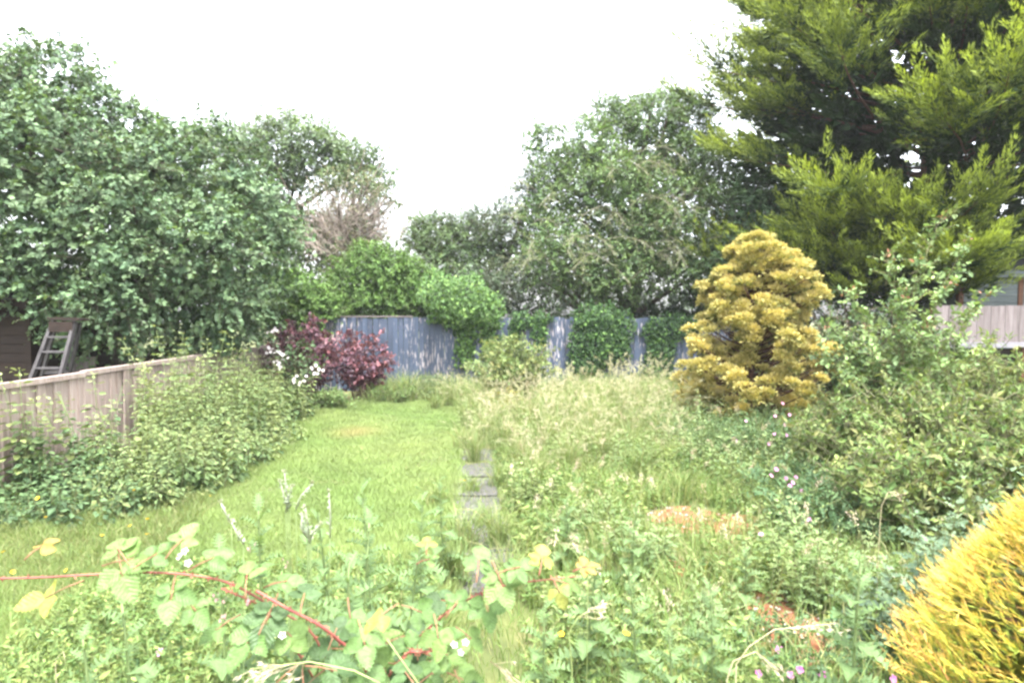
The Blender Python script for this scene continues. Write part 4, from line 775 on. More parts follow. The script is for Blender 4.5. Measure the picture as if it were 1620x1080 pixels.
# pink cranesbill ---------------------------------------------------------
def cranesbill(label, px, Y, H, S, seed, fl, n=40, col=(.62, .27, .50)):
    t = shrub('cranesbill_plant', label, 'flower', pt(px, Y), n, H, S, .06, .5, [(.06, .115, .05), (.075, .135, .06), (.09, .15, .065)], seed, 9, 6, .16, 'spiny', 'soft', None, 0, (.10, .12, .05), .3, .3, 1.0); rng = np.random.default_rng(seed); b = np.array(t.location)
    for s in fl:
        Lf = Leaves(); o = at(*s) - b; nn = unit(A3(0, -.75, .6) + rng.normal(0, .25, 3)); x = unit(np.cross(nn, UP)); y = np.cross(nn, x); a = np.arange(5) * 1.2566 + rng.uniform(0, 1)
        dd = np.cos(a)[:, None] * x + np.sin(a)[:, None] * y + nn * .25; Lf.add(np.repeat(o[None], 5, 0), dd, nn, .021, .02, np.array(col) * rng.normal(1, .07, (5, 1))); f = Lf.build('flower', M['petal'], t, 'oval')
        Ts = Leaves(); Ts.sticks(o[None], (o * A3(.9, .9, 0) + A3(0, 0, max(.05, o[2] - .3)))[None], .0022, (.12, .15, .06)); Ts.build('flower_stalk', M['twig'], f, 'prism', True)
cranesbill('pink cranesbill at the foot of the gold cypress', 1215, 7.6, .62, .62, 331, [(1180, 666, 7.3), (1226, 658, 7.3), (1249, 656, 7.2), (1241, 672, 7.2), (1225, 686, 7.1), (1244, 688, 7.1), (1266, 694, 7.0), (1165, 697, 7.1), (1216, 702, 7.0), (1238, 638, 7.4), (1328, 720, 6.8)])
cranesbill('pale pink cranesbill in the dark weeds beyond the bare patch', 1270, 5.7, .50, .60, 332, [(1228, 742, 5.3), (1220, 752, 5.3), (1244, 756, 5.3), (1259, 755, 5.3), (1254, 763, 5.2), (1268, 776, 5.2), (1250, 768, 5.2)])
cranesbill('dark leaved cranesbill behind the tall near thistle', 1310, 4.9, .46, .55, 333, [(1204, 845, 4.4), (1280, 822, 4.6)])
cranesbill('bright pink cranesbill over the near reddish soil', 1285, 3.0, .22, .36, 334, [(1199, 1065, 2.75), (1250, 1067, 2.72), (1265, 1058, 2.74), (1300, 1066, 2.74), (1412, 1073, 2.6), (1233, 1027, 2.9)], 14, (.66, .22, .52))
cranesbill('lone pale cranesbill flower in the near lawn weeds', 255, 3.0, .16, .25, 335, [(253, 1031, 2.9)], 10)
# ================================================================== grass and ground weeds
def inside_clear(P, low=False):
    k = np.ones(len(P), bool)
    for (c, rx, ry) in SOIL:
        q = ((P[:, 0] - c[0]) / (rx * .9)) ** 2 + ((P[:, 1] - c[1] + (.0 if low else .35)) / (ry * .8 + (0 if low else .42))) ** 2; k &= (q > 1) | (np.random.default_rng(len(P)).uniform(0, 1, len(P)) < .12)
    return k
def on_slab(P, m=.0): return (np.abs(P[:, 0] - .07) < .25 - m) & (P[:, 1] > 3.2) & (P[:, 1] < 11.2)
LX_Y = [2, 4.5, 5.2, 6.2, 8, 10, 12, 13.2, 14]; LX_X = [-4.6, -4.5, -4.2, -2.75, -2.75, -2.75, -2.55, -2.0, -1.5]
def lawn():
    rng = np.random.default_rng(101); n = 260000; Y = 3.2 + 9.9 * rng.uniform(0, 1, n) ** 1.25; X = rng.uniform(-4.5, -.10, n); X = np.where(X > -.3, X + rng.normal(0, .05, n), X); P = np.stack([X, Y, np.zeros(n)], 1)
    edge = X - np.interp(Y, LX_Y, LX_X); k = edge > -.25 + rng.normal(0, .08, n); P = P[k]; edge = edge[k]; n = len(P); X, Y = P[:, 0], P[:, 1]
    pat = .5 + .5 * np.sin(X * 1.7 + 1.3 * np.sin(Y * 1.1)) * np.sin(Y * 1.3 + X * .6)
    pt2 = .5 + .5 * np.sin(X * 6.1 + 2 * np.sin(Y * 4.3)) * np.sin(Y * 5.2 + 1.7 * np.sin(X * 3.9)); h = .034 + .022 * pat + .03 * pt2 ** 2 + .05 * np.exp(-np.clip(edge, 0, 9) / .3) + .05 * np.clip(5.2 - Y, 0, 1.5) + .04 * np.clip((Y - 11.6) / 1.3, 0, 1) + .03 * np.exp(-np.clip(-.12 - X, 0, 9) / .12)
    h *= rng.uniform(.55, 1.35, n); a = rng.uniform(0, 6.28, n); d = np.stack([np.cos(a) * .55, np.sin(a) * .55, np.ones(n)], 1)
    C = mixc((.15, .22, .07), (.205, .26, .095), pat[:, None]) * (.86 + .28 * pt2[:, None]) * rng.normal(1, .20, (n, 1)).clip(.4, 1.7)
    dry = np.exp(-(((X + 1.75) / .38) ** 2 + ((Y - 9.9) / .45) ** 2)) * .8 + .10 * (rng.uniform(0, 1, n) < .12) ; C = C * (1 - dry[:, None] * .7) + np.array((.34, .27, .13)) * dry[:, None] * .7
    L = Leaves(); L.add(P, d, np.stack([-np.sin(a), np.cos(a), np.zeros(n)], 1) * .3 + A3(0, -1, .4), h, .0050 + .0007 * Y, C)
    o = L.build('lawn_grass', M['grass'], None, 'tri'); tag(o, 'short mown bright green lawn grass beside the slab path', 'grass', None, 'stuff')
lawn()
def rough(name, label, n, xr, yr, hf, seed, cols, w=.006, lean=.5, keep=None):
    rng = np.random.default_rng(seed); X = rng.uniform(*xr, n); Y = yr[0] + (yr[1] - yr[0]) * rng.uniform(0, 1, n) ** 1.2; P = np.stack([X, Y, np.zeros(n) - .01], 1); k = inside_clear(P, True)
    if keep is not None: k &= keep(P, rng)
    P = P[k]; n = len(P); h = hf(P, rng); a = rng.uniform(0, 6.28, n); d = np.stack([np.cos(a), np.sin(a), np.zeros(n)], 1); r = rng.uniform(.1, 1, n) * lean
    P2 = P + UP * (h * (1 - .25 * r))[:, None] + d * (h * r)[:, None]; P1 = P + UP * (h * .7)[:, None] + d * (h * r * .25)[:, None]; c = np.array(cols)[rng.integers(0, len(cols), n)] * rng.normal(1, .18, (n, 1)).clip(.5, 1.6)
    o = link(name, ribbons(name, P, P1, P2, w * rng.uniform(.7, 1.5, n), c, 2), M['grass']); tag(o, label, 'grass', None, 'stuff')
GR = [(.15, .22, .065), (.18, .245, .08), (.12, .19, .055), (.26, .265, .12)]
def kright(P, r):
    pth = on_slab(P, .03) & (r.uniform(0, 1, len(P)) > .5) & (P[:, 1] > 4.25)
    return ~pth & (P[:, 0] > -.25 + .0 * P[:, 1])
rough('rough_grass', 'rough weedy grass right of the slab path', 46000, (-.28, 5.2), (2.5, 10.5), lambda P, r: (.10 + .16 * np.clip((P[:, 0] - .15) / .8, 0, 1)) * r.uniform(.5, 1.5, len(P)) * np.where(np.abs(P[:, 0] - .07) < .35, .75, 1), 102, GR, .0055, .8, kright)
rough('rough_grass', 'rough grass and weeds in the near left foreground', 26000, (-3.4, -.15), (2.3, 4.6), lambda P, r: (.09 + .10 * np.clip((4.4 - P[:, 1]) / 1.5, 0, 1) + .05 * np.clip((P[:, 0] + 2.2), 0, 1)) * r.uniform(.5, 1.5, len(P)), 103, GR, .0055, .8)
rough('rough_grass', 'long unmown grass at the near left corner by the buttercups', 13000, (-4.5, -2.4), (4.0, 6.4), lambda P, r: .10 * r.uniform(.5, 1.6, len(P)), 104, [(.14, .18, .06), (.20, .21, .09), (.11, .16, .05)], .0055, .9)
def ktall(P, r):
    x, y = P[:, 0], P[:, 1]; c = (x > .30 + .25 * np.sin(y * 1.9)) & (x < 4.3); return c & ~((np.abs(x - 4.1) < .8) & (np.abs(y - 9.5) < .8))
TG = [(.16, .225, .075), (.19, .24, .09), (.13, .19, .065), (.15, .21, .07), (.27, .265, .13)]
rough('meadow_grass', 'tall arching meadow grass in front of the ivy fence', 13000, (.2, 4.4), (7.2, 13.6), lambda P, r: np.interp(P[:, 1], [7, 8.5, 10, 11, 13], [.24, .36, .42, .40, .45]) * r.uniform(.45, 1.2, len(P)), 105, TG, .009, .75, ktall)
rough('meadow_grass', 'tall grass bank along the foot of the blue fence', 7000, (-2.2, 5.2), (12.9, 15.3), lambda P, r: .45 * r.uniform(.4, 1.4, len(P)), 106, TG, .01, .8)
def seed_heads(name, label, n, xr, yr, hr, seed, keep=None, cols=((.42, .34, .27), (.50, .42, .33), (.36, .32, .22)), head=.17):
    rng = np.random.default_rng(seed); P0 = np.stack([rng.uniform(*xr, n), rng.uniform(*yr, n), np.zeros(n)], 1)
    if keep is not None: P0 = P0[keep(P0, rng)]; n = len(P0)
    h = np.interp(P0[:, 1], [2.5, 7, 9, 13], hr) * rng.uniform(.75, 1.15, n); a = rng.uniform(0, 6.28, n); d = np.stack([np.cos(a), np.sin(a), np.zeros(n)], 1); r = rng.uniform(.05, .45, n)
    P2 = P0 + UP * (h * (1 - .15 * r))[:, None] + d * (h * r)[:, None]; P1 = P0 + UP * (h * .75)[:, None] + d * (h * .1 * r)[:, None]
    root = thing(name, label, 'grass', (0, 0, 0)); root['kind'] = 'stuff'; S = Leaves(); stem_sticks(S, P0, P1, P2, .0016, .0010, np.array((.24, .23, .12)), 4); S.build('stalks', M['twig'], root, 'prism', True)
    H = Leaves(); m = 26; t = 1 - (head / h)[:, None] * rng.uniform(0, 1, (n, m)); q = bez(P0[:, None], P1[:, None], P2[:, None], t); ax = dbez(P0[:, None], P1[:, None], P2[:, None], t); q = q + rng.normal(0, .012, q.shape); dd = ax + rng.normal(0, .45, q.shape)
    C = np.array(cols)[rng.integers(0, len(cols), n)][:, None] * rng.normal(1, .15, (n, m, 1)); H.add(q.reshape(-1, 3), dd.reshape(-1, 3), UP + rng.normal(0, .6, (n*m, 3)), .022, .007, C.reshape(-1, 3)); H.build('seed_heads', M['soft'], root, 'diamond')
seed_heads('flowering_grass', 'hazy pale pink grass flower heads over the meadow grass', 520, (.1, 4.2), (7.6, 12.8), (.4, .50, .68, .72), 107, lambda P, r: ktall(P, r) & (r.uniform(0, 1, len(P)) < np.where(P[:, 0] < 2.4, 1, .45) * np.clip(.45 + .9 * np.sin(P[:, 0] * 2.7 + 1.5 * np.sin(P[:, 1] * 1.6)) * np.sin(P[:, 1] * 2.3 + P[:, 0]), .06, 1)))
seed_heads('flowering_grass', 'scattered pale grass heads among the near weeds', 130, (.3, 3.6), (3.0, 7.4), (.42, .5, .6, .6), 108, lambda P, r: inside_clear(P), head=.12)
def weeds(name, label, n, xr, yr, hf, seed, cols, keep=None, K=16, leaf=.045, asp=.4, tpl='diamond'):
    rng = np.random.default_rng(seed); P0 = np.stack([rng.uniform(*xr, n), yr[0] + (yr[1]-yr[0]) * rng.uniform(0, 1, n) ** 1.15, np.zeros(n)], 1); k = inside_clear(P0) & ~on_slab(P0, -.06)
    if keep is not None: k &= keep(P0, rng)
    P0 = P0[k]; n = len(P0); h = hf(P0) * rng.uniform(.5, 1.3, n); P2 = P0 + UP * h[:, None] + rng.normal(0, .35, (n, 3)) * A3(1, 1, 0) * h[:, None]; P1 = (P0 + P2) / 2 + UP * .1 * h[:, None]
    root = thing(name, label, 'weeds', (0, 0, 0)); root['kind'] = 'stuff'; S = Leaves(); stem_sticks(S, P0, P1, P2, .0022, .001, np.array((.13, .17, .06)), 1); S.build('stems', M['twig'], root, 'prism', True)
    t = np.clip(np.linspace(.08, 1, K)[None] + rng.normal(0, .03, (n, K)), 0, 1); q = bez(P0[:, None], P1[:, None], P2[:, None], t); a = rng.uniform(0, 6.28, (n, K)); dd = np.stack([np.cos(a), np.sin(a), rng.uniform(-.2, .8, (n, K))], -1)
    C = np.array(cols)[rng.integers(0, len(cols), n)][:, None] * rng.normal(1, .2, (n, K, 1)).clip(.5, 1.6); ln = leaf * rng.uniform(.5, 1.3, (n, K)) * (1.1 - .5 * t); L = Leaves(); L.add(q.reshape(-1, 3), dd.reshape(-1, 3), (UP + rng.normal(0, .5, dd.shape)).reshape(-1, 3), ln.ravel(), (ln * asp).ravel(), C.reshape(-1, 3)); L.build('foliage', M['soft'], root, tpl)
WD = [(.115, .185, .055), (.15, .21, .066), (.092, .155, .05), (.185, .23, .072)]
weeds('low_weeds', 'tangle of small leafy weeds right of the slab path', 3600, (.25, 4.6), (2.4, 8.2), lambda P: (.14 + .16 * np.clip((P[:, 0] - .3), 0, 1)) * (.75 + .45 * np.sin(P[:, 0] * 3.1 + 2 * np.sin(P[:, 1] * 1.9))), 111, WD, None, 14, .072)
weeds('low_weeds', 'tangle of leafy weeds in front of the lawn', 2600, (-2.3, -.22), (2.3, 4.5), lambda P: .14 + .22 * np.clip((4.3 - P[:, 1]) / 1.6, 0, 1), 112, WD, None, 14, .058)
weeds('low_weeds', 'dark weeds around the foot of the gold cypress', 1500, (2.6, 5.4), (7.0, 9.6), lambda P: .45 + 0 * P[:, 0], 113, [(.08, .135, .055), (.10, .155, .065), (.12, .17, .07)], None, 15, .072)
weeds('low_weeds', 'straggling plants between lawn edge and left bed', 1300, (-4.4, -2.3), (4.6, 8.2), lambda P: np.where(P[:, 0] < np.interp(P[:, 1], LX_Y, LX_X) + .15, .16, .02), 114, [(.15, .19, .065), (.12, .165, .055), (.20, .21, .09)], None, 12, .045)

# tufts of grass between the slabs: individual clumps
def tuft_mesh(seed, n, h, cols):
    rng = np.random.default_rng(seed); P = rng.normal(0, .045, (n, 3)) * A3(1, 1, 0); a = rng.uniform(0, 6.28, n); d = np.stack([np.cos(a), np.sin(a), np.zeros(n)], 1); hh = h * rng.uniform(.5, 1.2, n); r = rng.uniform(.2, 1.1, n)
    return ribbons('blades', P, P + UP * (hh*.75)[:, None] + d * (hh*.15*r)[:, None], P + UP * (hh*(1-.35*r))[:, None] + d * (hh*.8*r)[:, None], .005 * rng.uniform(.6, 1.3, n), np.array(cols)[rng.integers(0, len(cols), n)] * rng.normal(1, .15, (n, 1)), 3)
tm = [tuft_mesh(1, 170, .30, TG), tuft_mesh(2, 150, .24, GR), tuft_mesh(3, 190, .42, TG)]
for m_ in tm: m_.materials.append(M['grass'])
rng = np.random.default_rng(115)
def headed_tuft(seed, n, h):
    rng = np.random.default_rng(seed); P = rng.normal(0, .07, (n, 3)) * A3(1, 1, 0); a = rng.uniform(0, 6.28, n); d = np.stack([np.cos(a), np.sin(a), np.zeros(n)], 1); hh = h * rng.uniform(.6, 1.15, n); r = rng.uniform(.1, .9, n)
    P1 = P + UP * (hh*.8)[:, None] + d * (hh*.1*r)[:, None]; P2 = P + UP * (hh*(1-.3*r))[:, None] + d * (hh*.7*r)[:, None]; L = Leaves(); m = 22; t = 1 - .22 * rng.uniform(0, 1, (n, m)); q = bez(P[:, None], P1[:, None], P2[:, None], t); ax = dbez(P[:, None], P1[:, None], P2[:, None], t)
    L.add((q + rng.normal(0, .009, q.shape)).reshape(-1, 3), (ax + rng.normal(0, .4, q.shape)).reshape(-1, 3), rng.normal(0, 1, (n*m, 3)), .022, .0065, np.array((.36, .345, .225)) * rng.normal(1, .16, (n*m, 1))); S = Leaves(); stem_sticks(S, P, P1, P2, .0016, .001, np.array((.26, .26, .13)), 4)
    return S.mesh('stalks', 'prism', True), L.mesh('seed_heads', 'diamond')
HT = [headed_tuft(s, 26, .82) for s in (1, 2, 3)]
for s_, h_ in HT: s_.materials.append(M['twig']); h_.materials.append(M['soft'])
bl_me = [tuft_mesh(20 + s, 240, .62, TG) for s in range(3)]
for m_ in bl_me: m_.materials.append(M['grass'])
HL = [(770, 8.9, .85, 'first from the slab path'), (800, 8.4, .8, 'leaning over the far slabs'), (845, 9.3, 1.0, 'before the yellow shrub'), (880, 8.7, .9, 'in the thick of the grass'), (915, 9.6, 1.05, 'below the largest ivy sheet'), (955, 10.2, 1.1, 'rising against the largest ivy sheet'), (1000, 10.6, 1.15, 'between ivy sheet and cypress'), (1035, 10.9, 1.1, 'below the darker ivy'), (975, 9.0, .95, 'above the small rust patch'), (930, 8.0, .8, 'left of the small rust patch'), (1020, 8.9, .85, 'right of the small rust patch'), (740, 10.3, .9, 'at the far path end'), (790, 10.6, .85, 'at the foot of the spiraea'), (870, 10.8, .95, 'right of the spiraea'), (1065, 9.9, .95, 'touching the gold cypress'), (820, 7.4, .7, 'on the near side of the meadow grass'), (900, 7.2, .7, 'nearest in the meadow grass')] + [(750, 7.8, 0.7, 'beside the far bare slabs'), (785, 9.6, 0.95, 'behind the far slabs'), (860, 8.1, 0.85, 'midway between slabs and rust patch'), (895, 10.2, 1.1, 'under the narrow ivy column'), (940, 8.8, 1.0, 'just behind the small rust patch'), (985, 9.7, 1.1, 'in front of the thick ivy'), (1015, 10.1, 1.2, 'left of the cypress foot'), (1050, 8.4, 0.9, 'in the weeds before the cypress'), (1080, 9.0, 1.0, 'against the cypress skirt'), (830, 10.1, 1.05, 'right beside the yellow shrub'), (960, 7.5, 0.8, 'in front of the small rust patch'), (1000, 7.9, 0.85, 'above the orange bare patch'), (760, 11.4, 1.0, 'left of the spiraea'), (905, 11.4, 1.1, 'at the fence below the ivy'), (970, 11.8, 1.15, 'tallest by the ivy sheet'), (1040, 12.2, 1.1, 'in the far corner by the cypress'), (710, 12.4, 0.9, 'at the far lawn corner'), (850, 6.6, 0.65, 'low on the bank near the slabs'), (1070, 7.2, 0.75, 'right of the arching grass clump')]
rng = np.random.default_rng(116)
for i, (px, Y, s, lab) in enumerate(HL):
    t = thing('seeding_grass_clump', 'arching grass clump with pale seed heads ' + lab, 'grass clump', pt(px, Y), 'seeding grass clumps', rng.uniform(0, 6)); s *= 1.15; t.scale = (s, s, s)
    link('blades', bl_me[i % 3], None, t); link('stalks', HT[i % 3][0], None, t)['kind'] = 'stuff'; link('seed_heads', HT[i % 3][1], None, t)['kind'] = 'stuff'
TU = [(735, 712, 2, 'biggest grass tuft at the far end of the bare slabs'), (745, 780, 1, 'green grass tuft sprouting between the two farthest bare slabs'), (790, 770, 0, 'grass tuft on the weedy side of the far slab'), (765, 835, 1, 'small grass tuft crossing the middle slab joint'), (735, 868, 0, 'dry grass tuft lying over the middle slab'), (790, 865, 2, 'bushy grass tuft beside the middle slab'), (690, 800, 1, 'grass tuft on the lawn side of the slabs'), (720, 925, 0, 'grass tuft over the near slab joint'), (805, 940, 2, 'tall grass tuft beside the near slab'), (1010, 760, 2, 'arching grass clump above the orange bare patch'), (1440, 960, 2, 'long bladed grass clump left of the golden thuja'), (1080, 790, 0, 'small grass clump at the back of the orange bare patch'), (640, 635, 2, 'pale arching grass clump at the far lawn edge'), (690, 650, 0, 'smaller arching grass clump at the far lawn edge'), (770, 650, 2, 'pale grass clump leaning over the far path end')]
for (px, py, k, lab) in TU:
    p = gnd(px, py); o = link('grass_tuft', tm[k]); o.location = p; o.rotation_euler[2] = rng.uniform(0, 6); s = rng.uniform(.9, 1.25) * (1.5 if py < 700 else 1); o.scale = (s, s, s); tag(o, lab, 'grass tuft', 'grass tufts')

# ------------------------------------------------------------------ thistles
def thistle_leaf(seed):
    r = np.random.default_rng(seed); k = 6; V = [(0, 0, 0)]; F = []; V = []
    for i in range(k + 1): t = i / k; V.append((0, t, .10 * math.sin(t * 2.6) - .22 * t * t))
    for s in (-1, 1):
        for i in range(k):
            t0, t1 = i / k, (i + 1) / k; w = .26 * math.sin(math.pi * min(1, .18 + t0 * .85)) + .03; b = len(V); z = V[i][2]
            V += [(s * w * .55, t0 + .02, z + .05), (s * w * (1 + r.normal(0, .15)), t0 + .12, z + .14 + r.normal(0, .03)), (s * w * .5, t0 + .13, z + .0)]
            tr = [(i, b, i + 1), (b, b + 1, b + 2), (b, b + 2, i + 1)]; F += [t if s < 0 else t[::-1] for t in tr]
    me = raw_mesh('leaf', np.array(V), np.array(F), np.tile(np.array([(.115, .180, .072)]), (len(V), 1)) * r.normal(1, .08, (len(V), 1)), False); me.materials.append(M['soft']); return me
tl = [thistle_leaf(s) for s in (1, 2, 3)]
def thistle(label, base, H, seed, nleaf=26, branches=0, group='spiny thistles'):
    rng = np.random.default_rng(seed); t = thing('thistle', label, 'thistle', base, group); bend = rng.normal(0, .05, 2); q = lambda u: A3(bend[0] * u * u * H, bend[1] * u * u * H, H * u)
    mb = MB(); mb.tube(np.stack([q(u) for u in np.linspace(0, 1, 7)]), np.linspace(.0065, .0035, 7) * (.6 + H * .5), 6); me = mb.mesh('stem', True); link('stem', me, M['thstem'], t)
    for i in range(nleaf):
        u = .10 + .90 * i / (nleaf - 1); a = i * 2.4 + rng.normal(0, .2); ln = (.19 - .125 * u ** 1.3) * rng.uniform(.8, 1.15) * (.65 + .45 * H); el = -.15 + .95 * u ** 2 + rng.normal(0, .12)
        d = Vector((math.cos(a) * math.cos(el), math.sin(a) * math.cos(el), math.sin(el))); x = d.cross(Vector((0, 0, 1))).normalized(); n = x.cross(d); o = link('leaf', tl[i % 3], None, t)
        o.matrix_local = Matrix.Translation(Vector(q(u))) @ Matrix((x, d, n)).transposed().to_4x4() @ Matrix.Diagonal((ln * 1.2, ln, ln, 1))
    return t
def ti(px, py_top, Y): p = at(px, py_top, Y); return A3(p[0], p[1], 0), p[2]
TH = [(1350, 868, 2.0, 34, 'tall near thistle standing alone over the reddish soil'), (590, 778, 2.7, 30, 'tallest thistle in the weed bed in front of the lawn'), (412, 800, 2.5, 28, 'tall leaning thistle above the red bramble cane'), (567, 832, 2.4, 28, 'thistle with bare green stem beside the tallest one'), (545, 885, 2.2, 26, 'shorter thistle rising from the bramble leaves'), (664, 790, 3.3, 26, 'thistle nearest the slab path at the lawn edge'), (640, 850, 2.7, 24, 'bushy young thistle between path and bramble'), (480, 850, 2.6, 24, 'young thistle among the silvery shoots'), (520, 800, 3.1, 24, 'slim thistle at the back of the near weed bed'), (700, 760, 4.2, 22, 'small thistle right at the slab edge'),
      (355, 870, 2.4, 20, 'thistle behind the white bramble flowers'), (210, 950, 2.2, 20, 'thistle below the large bramble leaf on the near lawn'), (150, 1010, 2.1, 20, 'low thistle at the bottom of the near lawn'), (930, 870, 3.0, 24, 'thistle amid weeds right of the yellow bramble tip'), (1010, 900, 2.7, 24, 'thistle in the weeds left of the small reddish patch'), (1130, 935, 2.6, 24, 'thistle in the thick of the near right weeds'), (860, 960, 2.4, 22, 'thistle under the tip of the bramble cane'), (1000, 800, 4.0, 22, 'thistle on the path side of the orange bare patch'), (900, 790, 4.4, 22, 'thistle midway along the weedy right bank'), (1070, 990, 2.2, 22, 'thistle low in the near right weeds'), (1180, 870, 3.6, 22, 'thistle just in front of the orange bare patch')]
for i, (px, py, Y, nl, lab) in enumerate(TH):
    b, h = ti(px, py, Y); thistle(lab, b, h, 400 + i, nl)

# ------------------------------------------------------------------ buttercups, silvery shoots
bm_y = Leaves(); a = np.arange(5) * 1.2566; bm_y.add(np.zeros((5, 3)), np.stack([np.cos(a), np.sin(a), np.full(5, .45)], 1), UP, .0135, .0135, (.75, .52, .03)); bc_me = bm_y.mesh('flower', 'oval'); bc_me.materials.append(M['petal'])
st_me = MB().tube([(0, 0, 0), (.004, 0, .5), (0, 0, 1)], [.0013, .0011, .0009], 5).mesh('stalk'); st_me.materials.append(M['thstem'])
BC = [(72, 818, 5.2), (161, 847, 4.7), (206, 832, 4.8), (233, 821, 4.9), (232, 845, 4.7), (60, 788, 5.6), (332, 784, 5.4), (5, 873, 4.4), (105, 902, 4.0), (212, 775, 5.8), (20, 905, 4.0), (990, 1003, 2.6), (888, 1003, 2.6), (735, 760, 5.5)]
BCL = ['buttercup below the dark bramble leaves at the fence foot', 'buttercup on the near lawn above the orange bramble leaf', 'left flower of the close buttercup pair on the near lawn', 'buttercup furthest from the bramble in the near lawn group', 'lower right flower of the near lawn buttercup group', 'buttercup tucked against the dark leaves by the fence', 'lone buttercup where the lawn meets the low weeds', 'buttercup cut by the picture edge above the bramble cane', 'buttercup just above the red bramble cane', 'small buttercup at the near end of the left weed bed', 'buttercup low at the picture edge by the cane', 'right of two buttercups below the yellow bramble tip', 'left of two buttercups below the yellow bramble tip', 'buttercup beside the far bare slabs']
for i, (px, py, Y) in enumerate(BC):
    p = at(px, py, Y); t = thing('buttercup', 'small yellow ' + BCL[i], 'flower', (p[0], p[1], 0), 'buttercups dotted in the grass'); p2 = max(.03, p[2]); r = np.random.default_rng(500 + i)
    s = link('stalk', st_me, None, t); s.scale = (1, 1, p2); f = link('flower', bc_me, None, t); f.location = (0, 0, p2); f.rotation_euler = (r.normal(.4, .2), r.normal(0, .2), r.uniform(0, 6)); k = r.uniform(1.0, 1.5); f.scale = (k, k, k)
def silvery(label, spots, Y, seed):
    rng = np.random.default_rng(seed); b = pt(sum(s[0] for s in spots) / len(spots), Y); t = thing('silvery_shoots', label, 'plant', b); L = Leaves()
    for (px, py, qx, qy) in spots:
        e = at(px, py, Y) - b; q = at(qx, qy, Y + .05) - b; g = q * A3(.6, .6, 0); mb = MB(); MB().tube(bez(g, q * A3(1, 1, .8), q, np.linspace(0, 1, 5)), .0018, 5).build('stem', M['thstem'], t, True); mb.tube(np.stack([q, (q + e) / 2 + rng.normal(0, .005, 3), e]), [.003, .0028, .0025], 5); mb.build('shoot', M['silver'], t, True)
        for u in np.linspace(.05, 1, 9):
            c = q + (e - q) * u; a = rng.uniform(0, 6.28, 2); dd = np.stack([np.cos(a), np.sin(a), np.full(2, .7)], 1); L.add(np.stack([c, c]), dd, UP + rng.normal(0, .4, (2, 3)), .019 * (1.1 - .4*u) * rng.uniform(.7, 1.3, 2), .010, np.array((.27, .32, .23)) * rng.normal(1, .1, (2, 1)))
        L.add(np.repeat(e[None], 6, 0), rng.normal(0, .5, (6, 3)) + UP * .8, rng.normal(0, 1, (6, 3)), .017, .007, (.30, .32, .23))
    L.build('leaves', M['soft'], t, 'oval')
M['silver'] = noise_mat('downy_stem', [(.30, .32, .24), (.42, .42, .34)], (1, 1, 1), 40, .9, .1, .001)
silvery('pale downy shoots with silvery leaves above the bramble', [(450, 748, 458, 800), (443, 762, 455, 805), (462, 770, 452, 810), (494, 765, 468, 805), (520, 778, 522, 850)], 2.3, 511)
silvery('lone downy shoot left of the silvery clump', [(349, 795, 366, 828), (366, 826, 385, 860)], 2.3, 512)
silvery('short downy shoots in front of the silvery clump', [(483, 803, 490, 858), (506, 830, 492, 850), (478, 815, 486, 850)], 2.2, 513)

# ------------------------------------------------------------------ foreground grass stalks
M['straw'] = noise_mat('straw_stalk', [(.34, .30, .17), (.46, .40, .26)], (1, 1, 1), 50, .8, .1, .001)
M['gstalk'] = noise_mat('green_stalk', [(.20, .26, .09), (.28, .33, .13)], (1, 1, 1), 50, .7, .1, .001)
def stalk(label, pts, Y, head, seed, mat='straw', hc=(.46, .40, .32)):
    rng = np.random.default_rng(seed); P = np.array([at(x, y, Y) for x, y in pts]); b = P[0] * A3(1, 1, 0); t = thing('grass_stalk', label, 'grass stalk', b); g = np.concatenate([[b + A3(0, .02, 0)], P]) - b; mb = MB(); mb.tube(g, np.linspace(.0019, .0011, len(g)), 5); mb.build('stalk', M[mat], t, True)
    if head:
        L = Leaves(); T = Leaves(); A_, B_ = g[-2], g[-1]
        for u in np.linspace(.05, 1, head):
            c = A_ + (B_ - A_) * u; w = (1.1 - u) * .035; e = c + unit(B_ - A_) * w + rng.normal(0, .012, 3) - UP * .012 * rng.uniform(0, 2); T.sticks(c[None], e[None], .0006, (.36, .31, .2)); L.add(np.repeat(e[None], 3, 0) + rng.normal(0, .003, (3, 3)), unit(B_ - A_)[None] + rng.normal(0, .35, (3, 3)) - UP * .3, rng.normal(0, 1, (3, 3)), .015, .0042, np.array(hc) * rng.normal(1, .1, (3, 1)))
        T.build('panicle_branches', M['twig'], t, 'prism', True); L.build('seed_head', M['soft'], t, 'diamond')
stalk('arching oat like grass head over the reddish soil', [(1165, 1050), (1185, 1022), (1225, 995), (1325, 985)], 1.9, 16, 601)
stalk('lower drooping grass head over the near soil', [(1150, 1075), (1160, 1045), (1195, 1030), (1232, 1058)], 1.9, 12, 602)
stalk('long pale grass stalk crossing the lowest bramble leaves', [(600, 1079), (560, 1060), (490, 1046), (395, 1058)], 1.15, 16, 603, 'gstalk')
stalk('straight green stalk rising through the bramble leaves', [(665, 1085), (640, 1050), (612, 1010)], 1.15, 0, 604, 'gstalk')
stalk('nodding pale grass head below the yellow bramble tip', [(905, 1060), (900, 1000), (915, 975), (948, 957)], 1.7, 12, 605, 'gstalk')
stalk('grass head bowing at the bottom beside the path', [(815, 1085), (800, 1062), (775, 1045), (825, 1080)], 1.3, 12, 606)
stalk('bent dry stalk on the near lawn', [(88, 1060), (88, 1042), (100, 1030), (104, 1048)], 2.6, 0, 607)
stalk('small nodding grass head amid the right weeds', [(1050, 830), (1048, 800), (1038, 775), (1030, 760)], 3.6, 10, 608, 'gstalk')
stalk('curved fluffy grass head before the spiraea', [(1392, 830), (1395, 800), (1405, 778), (1420, 782)], 3.2, 12, 609)
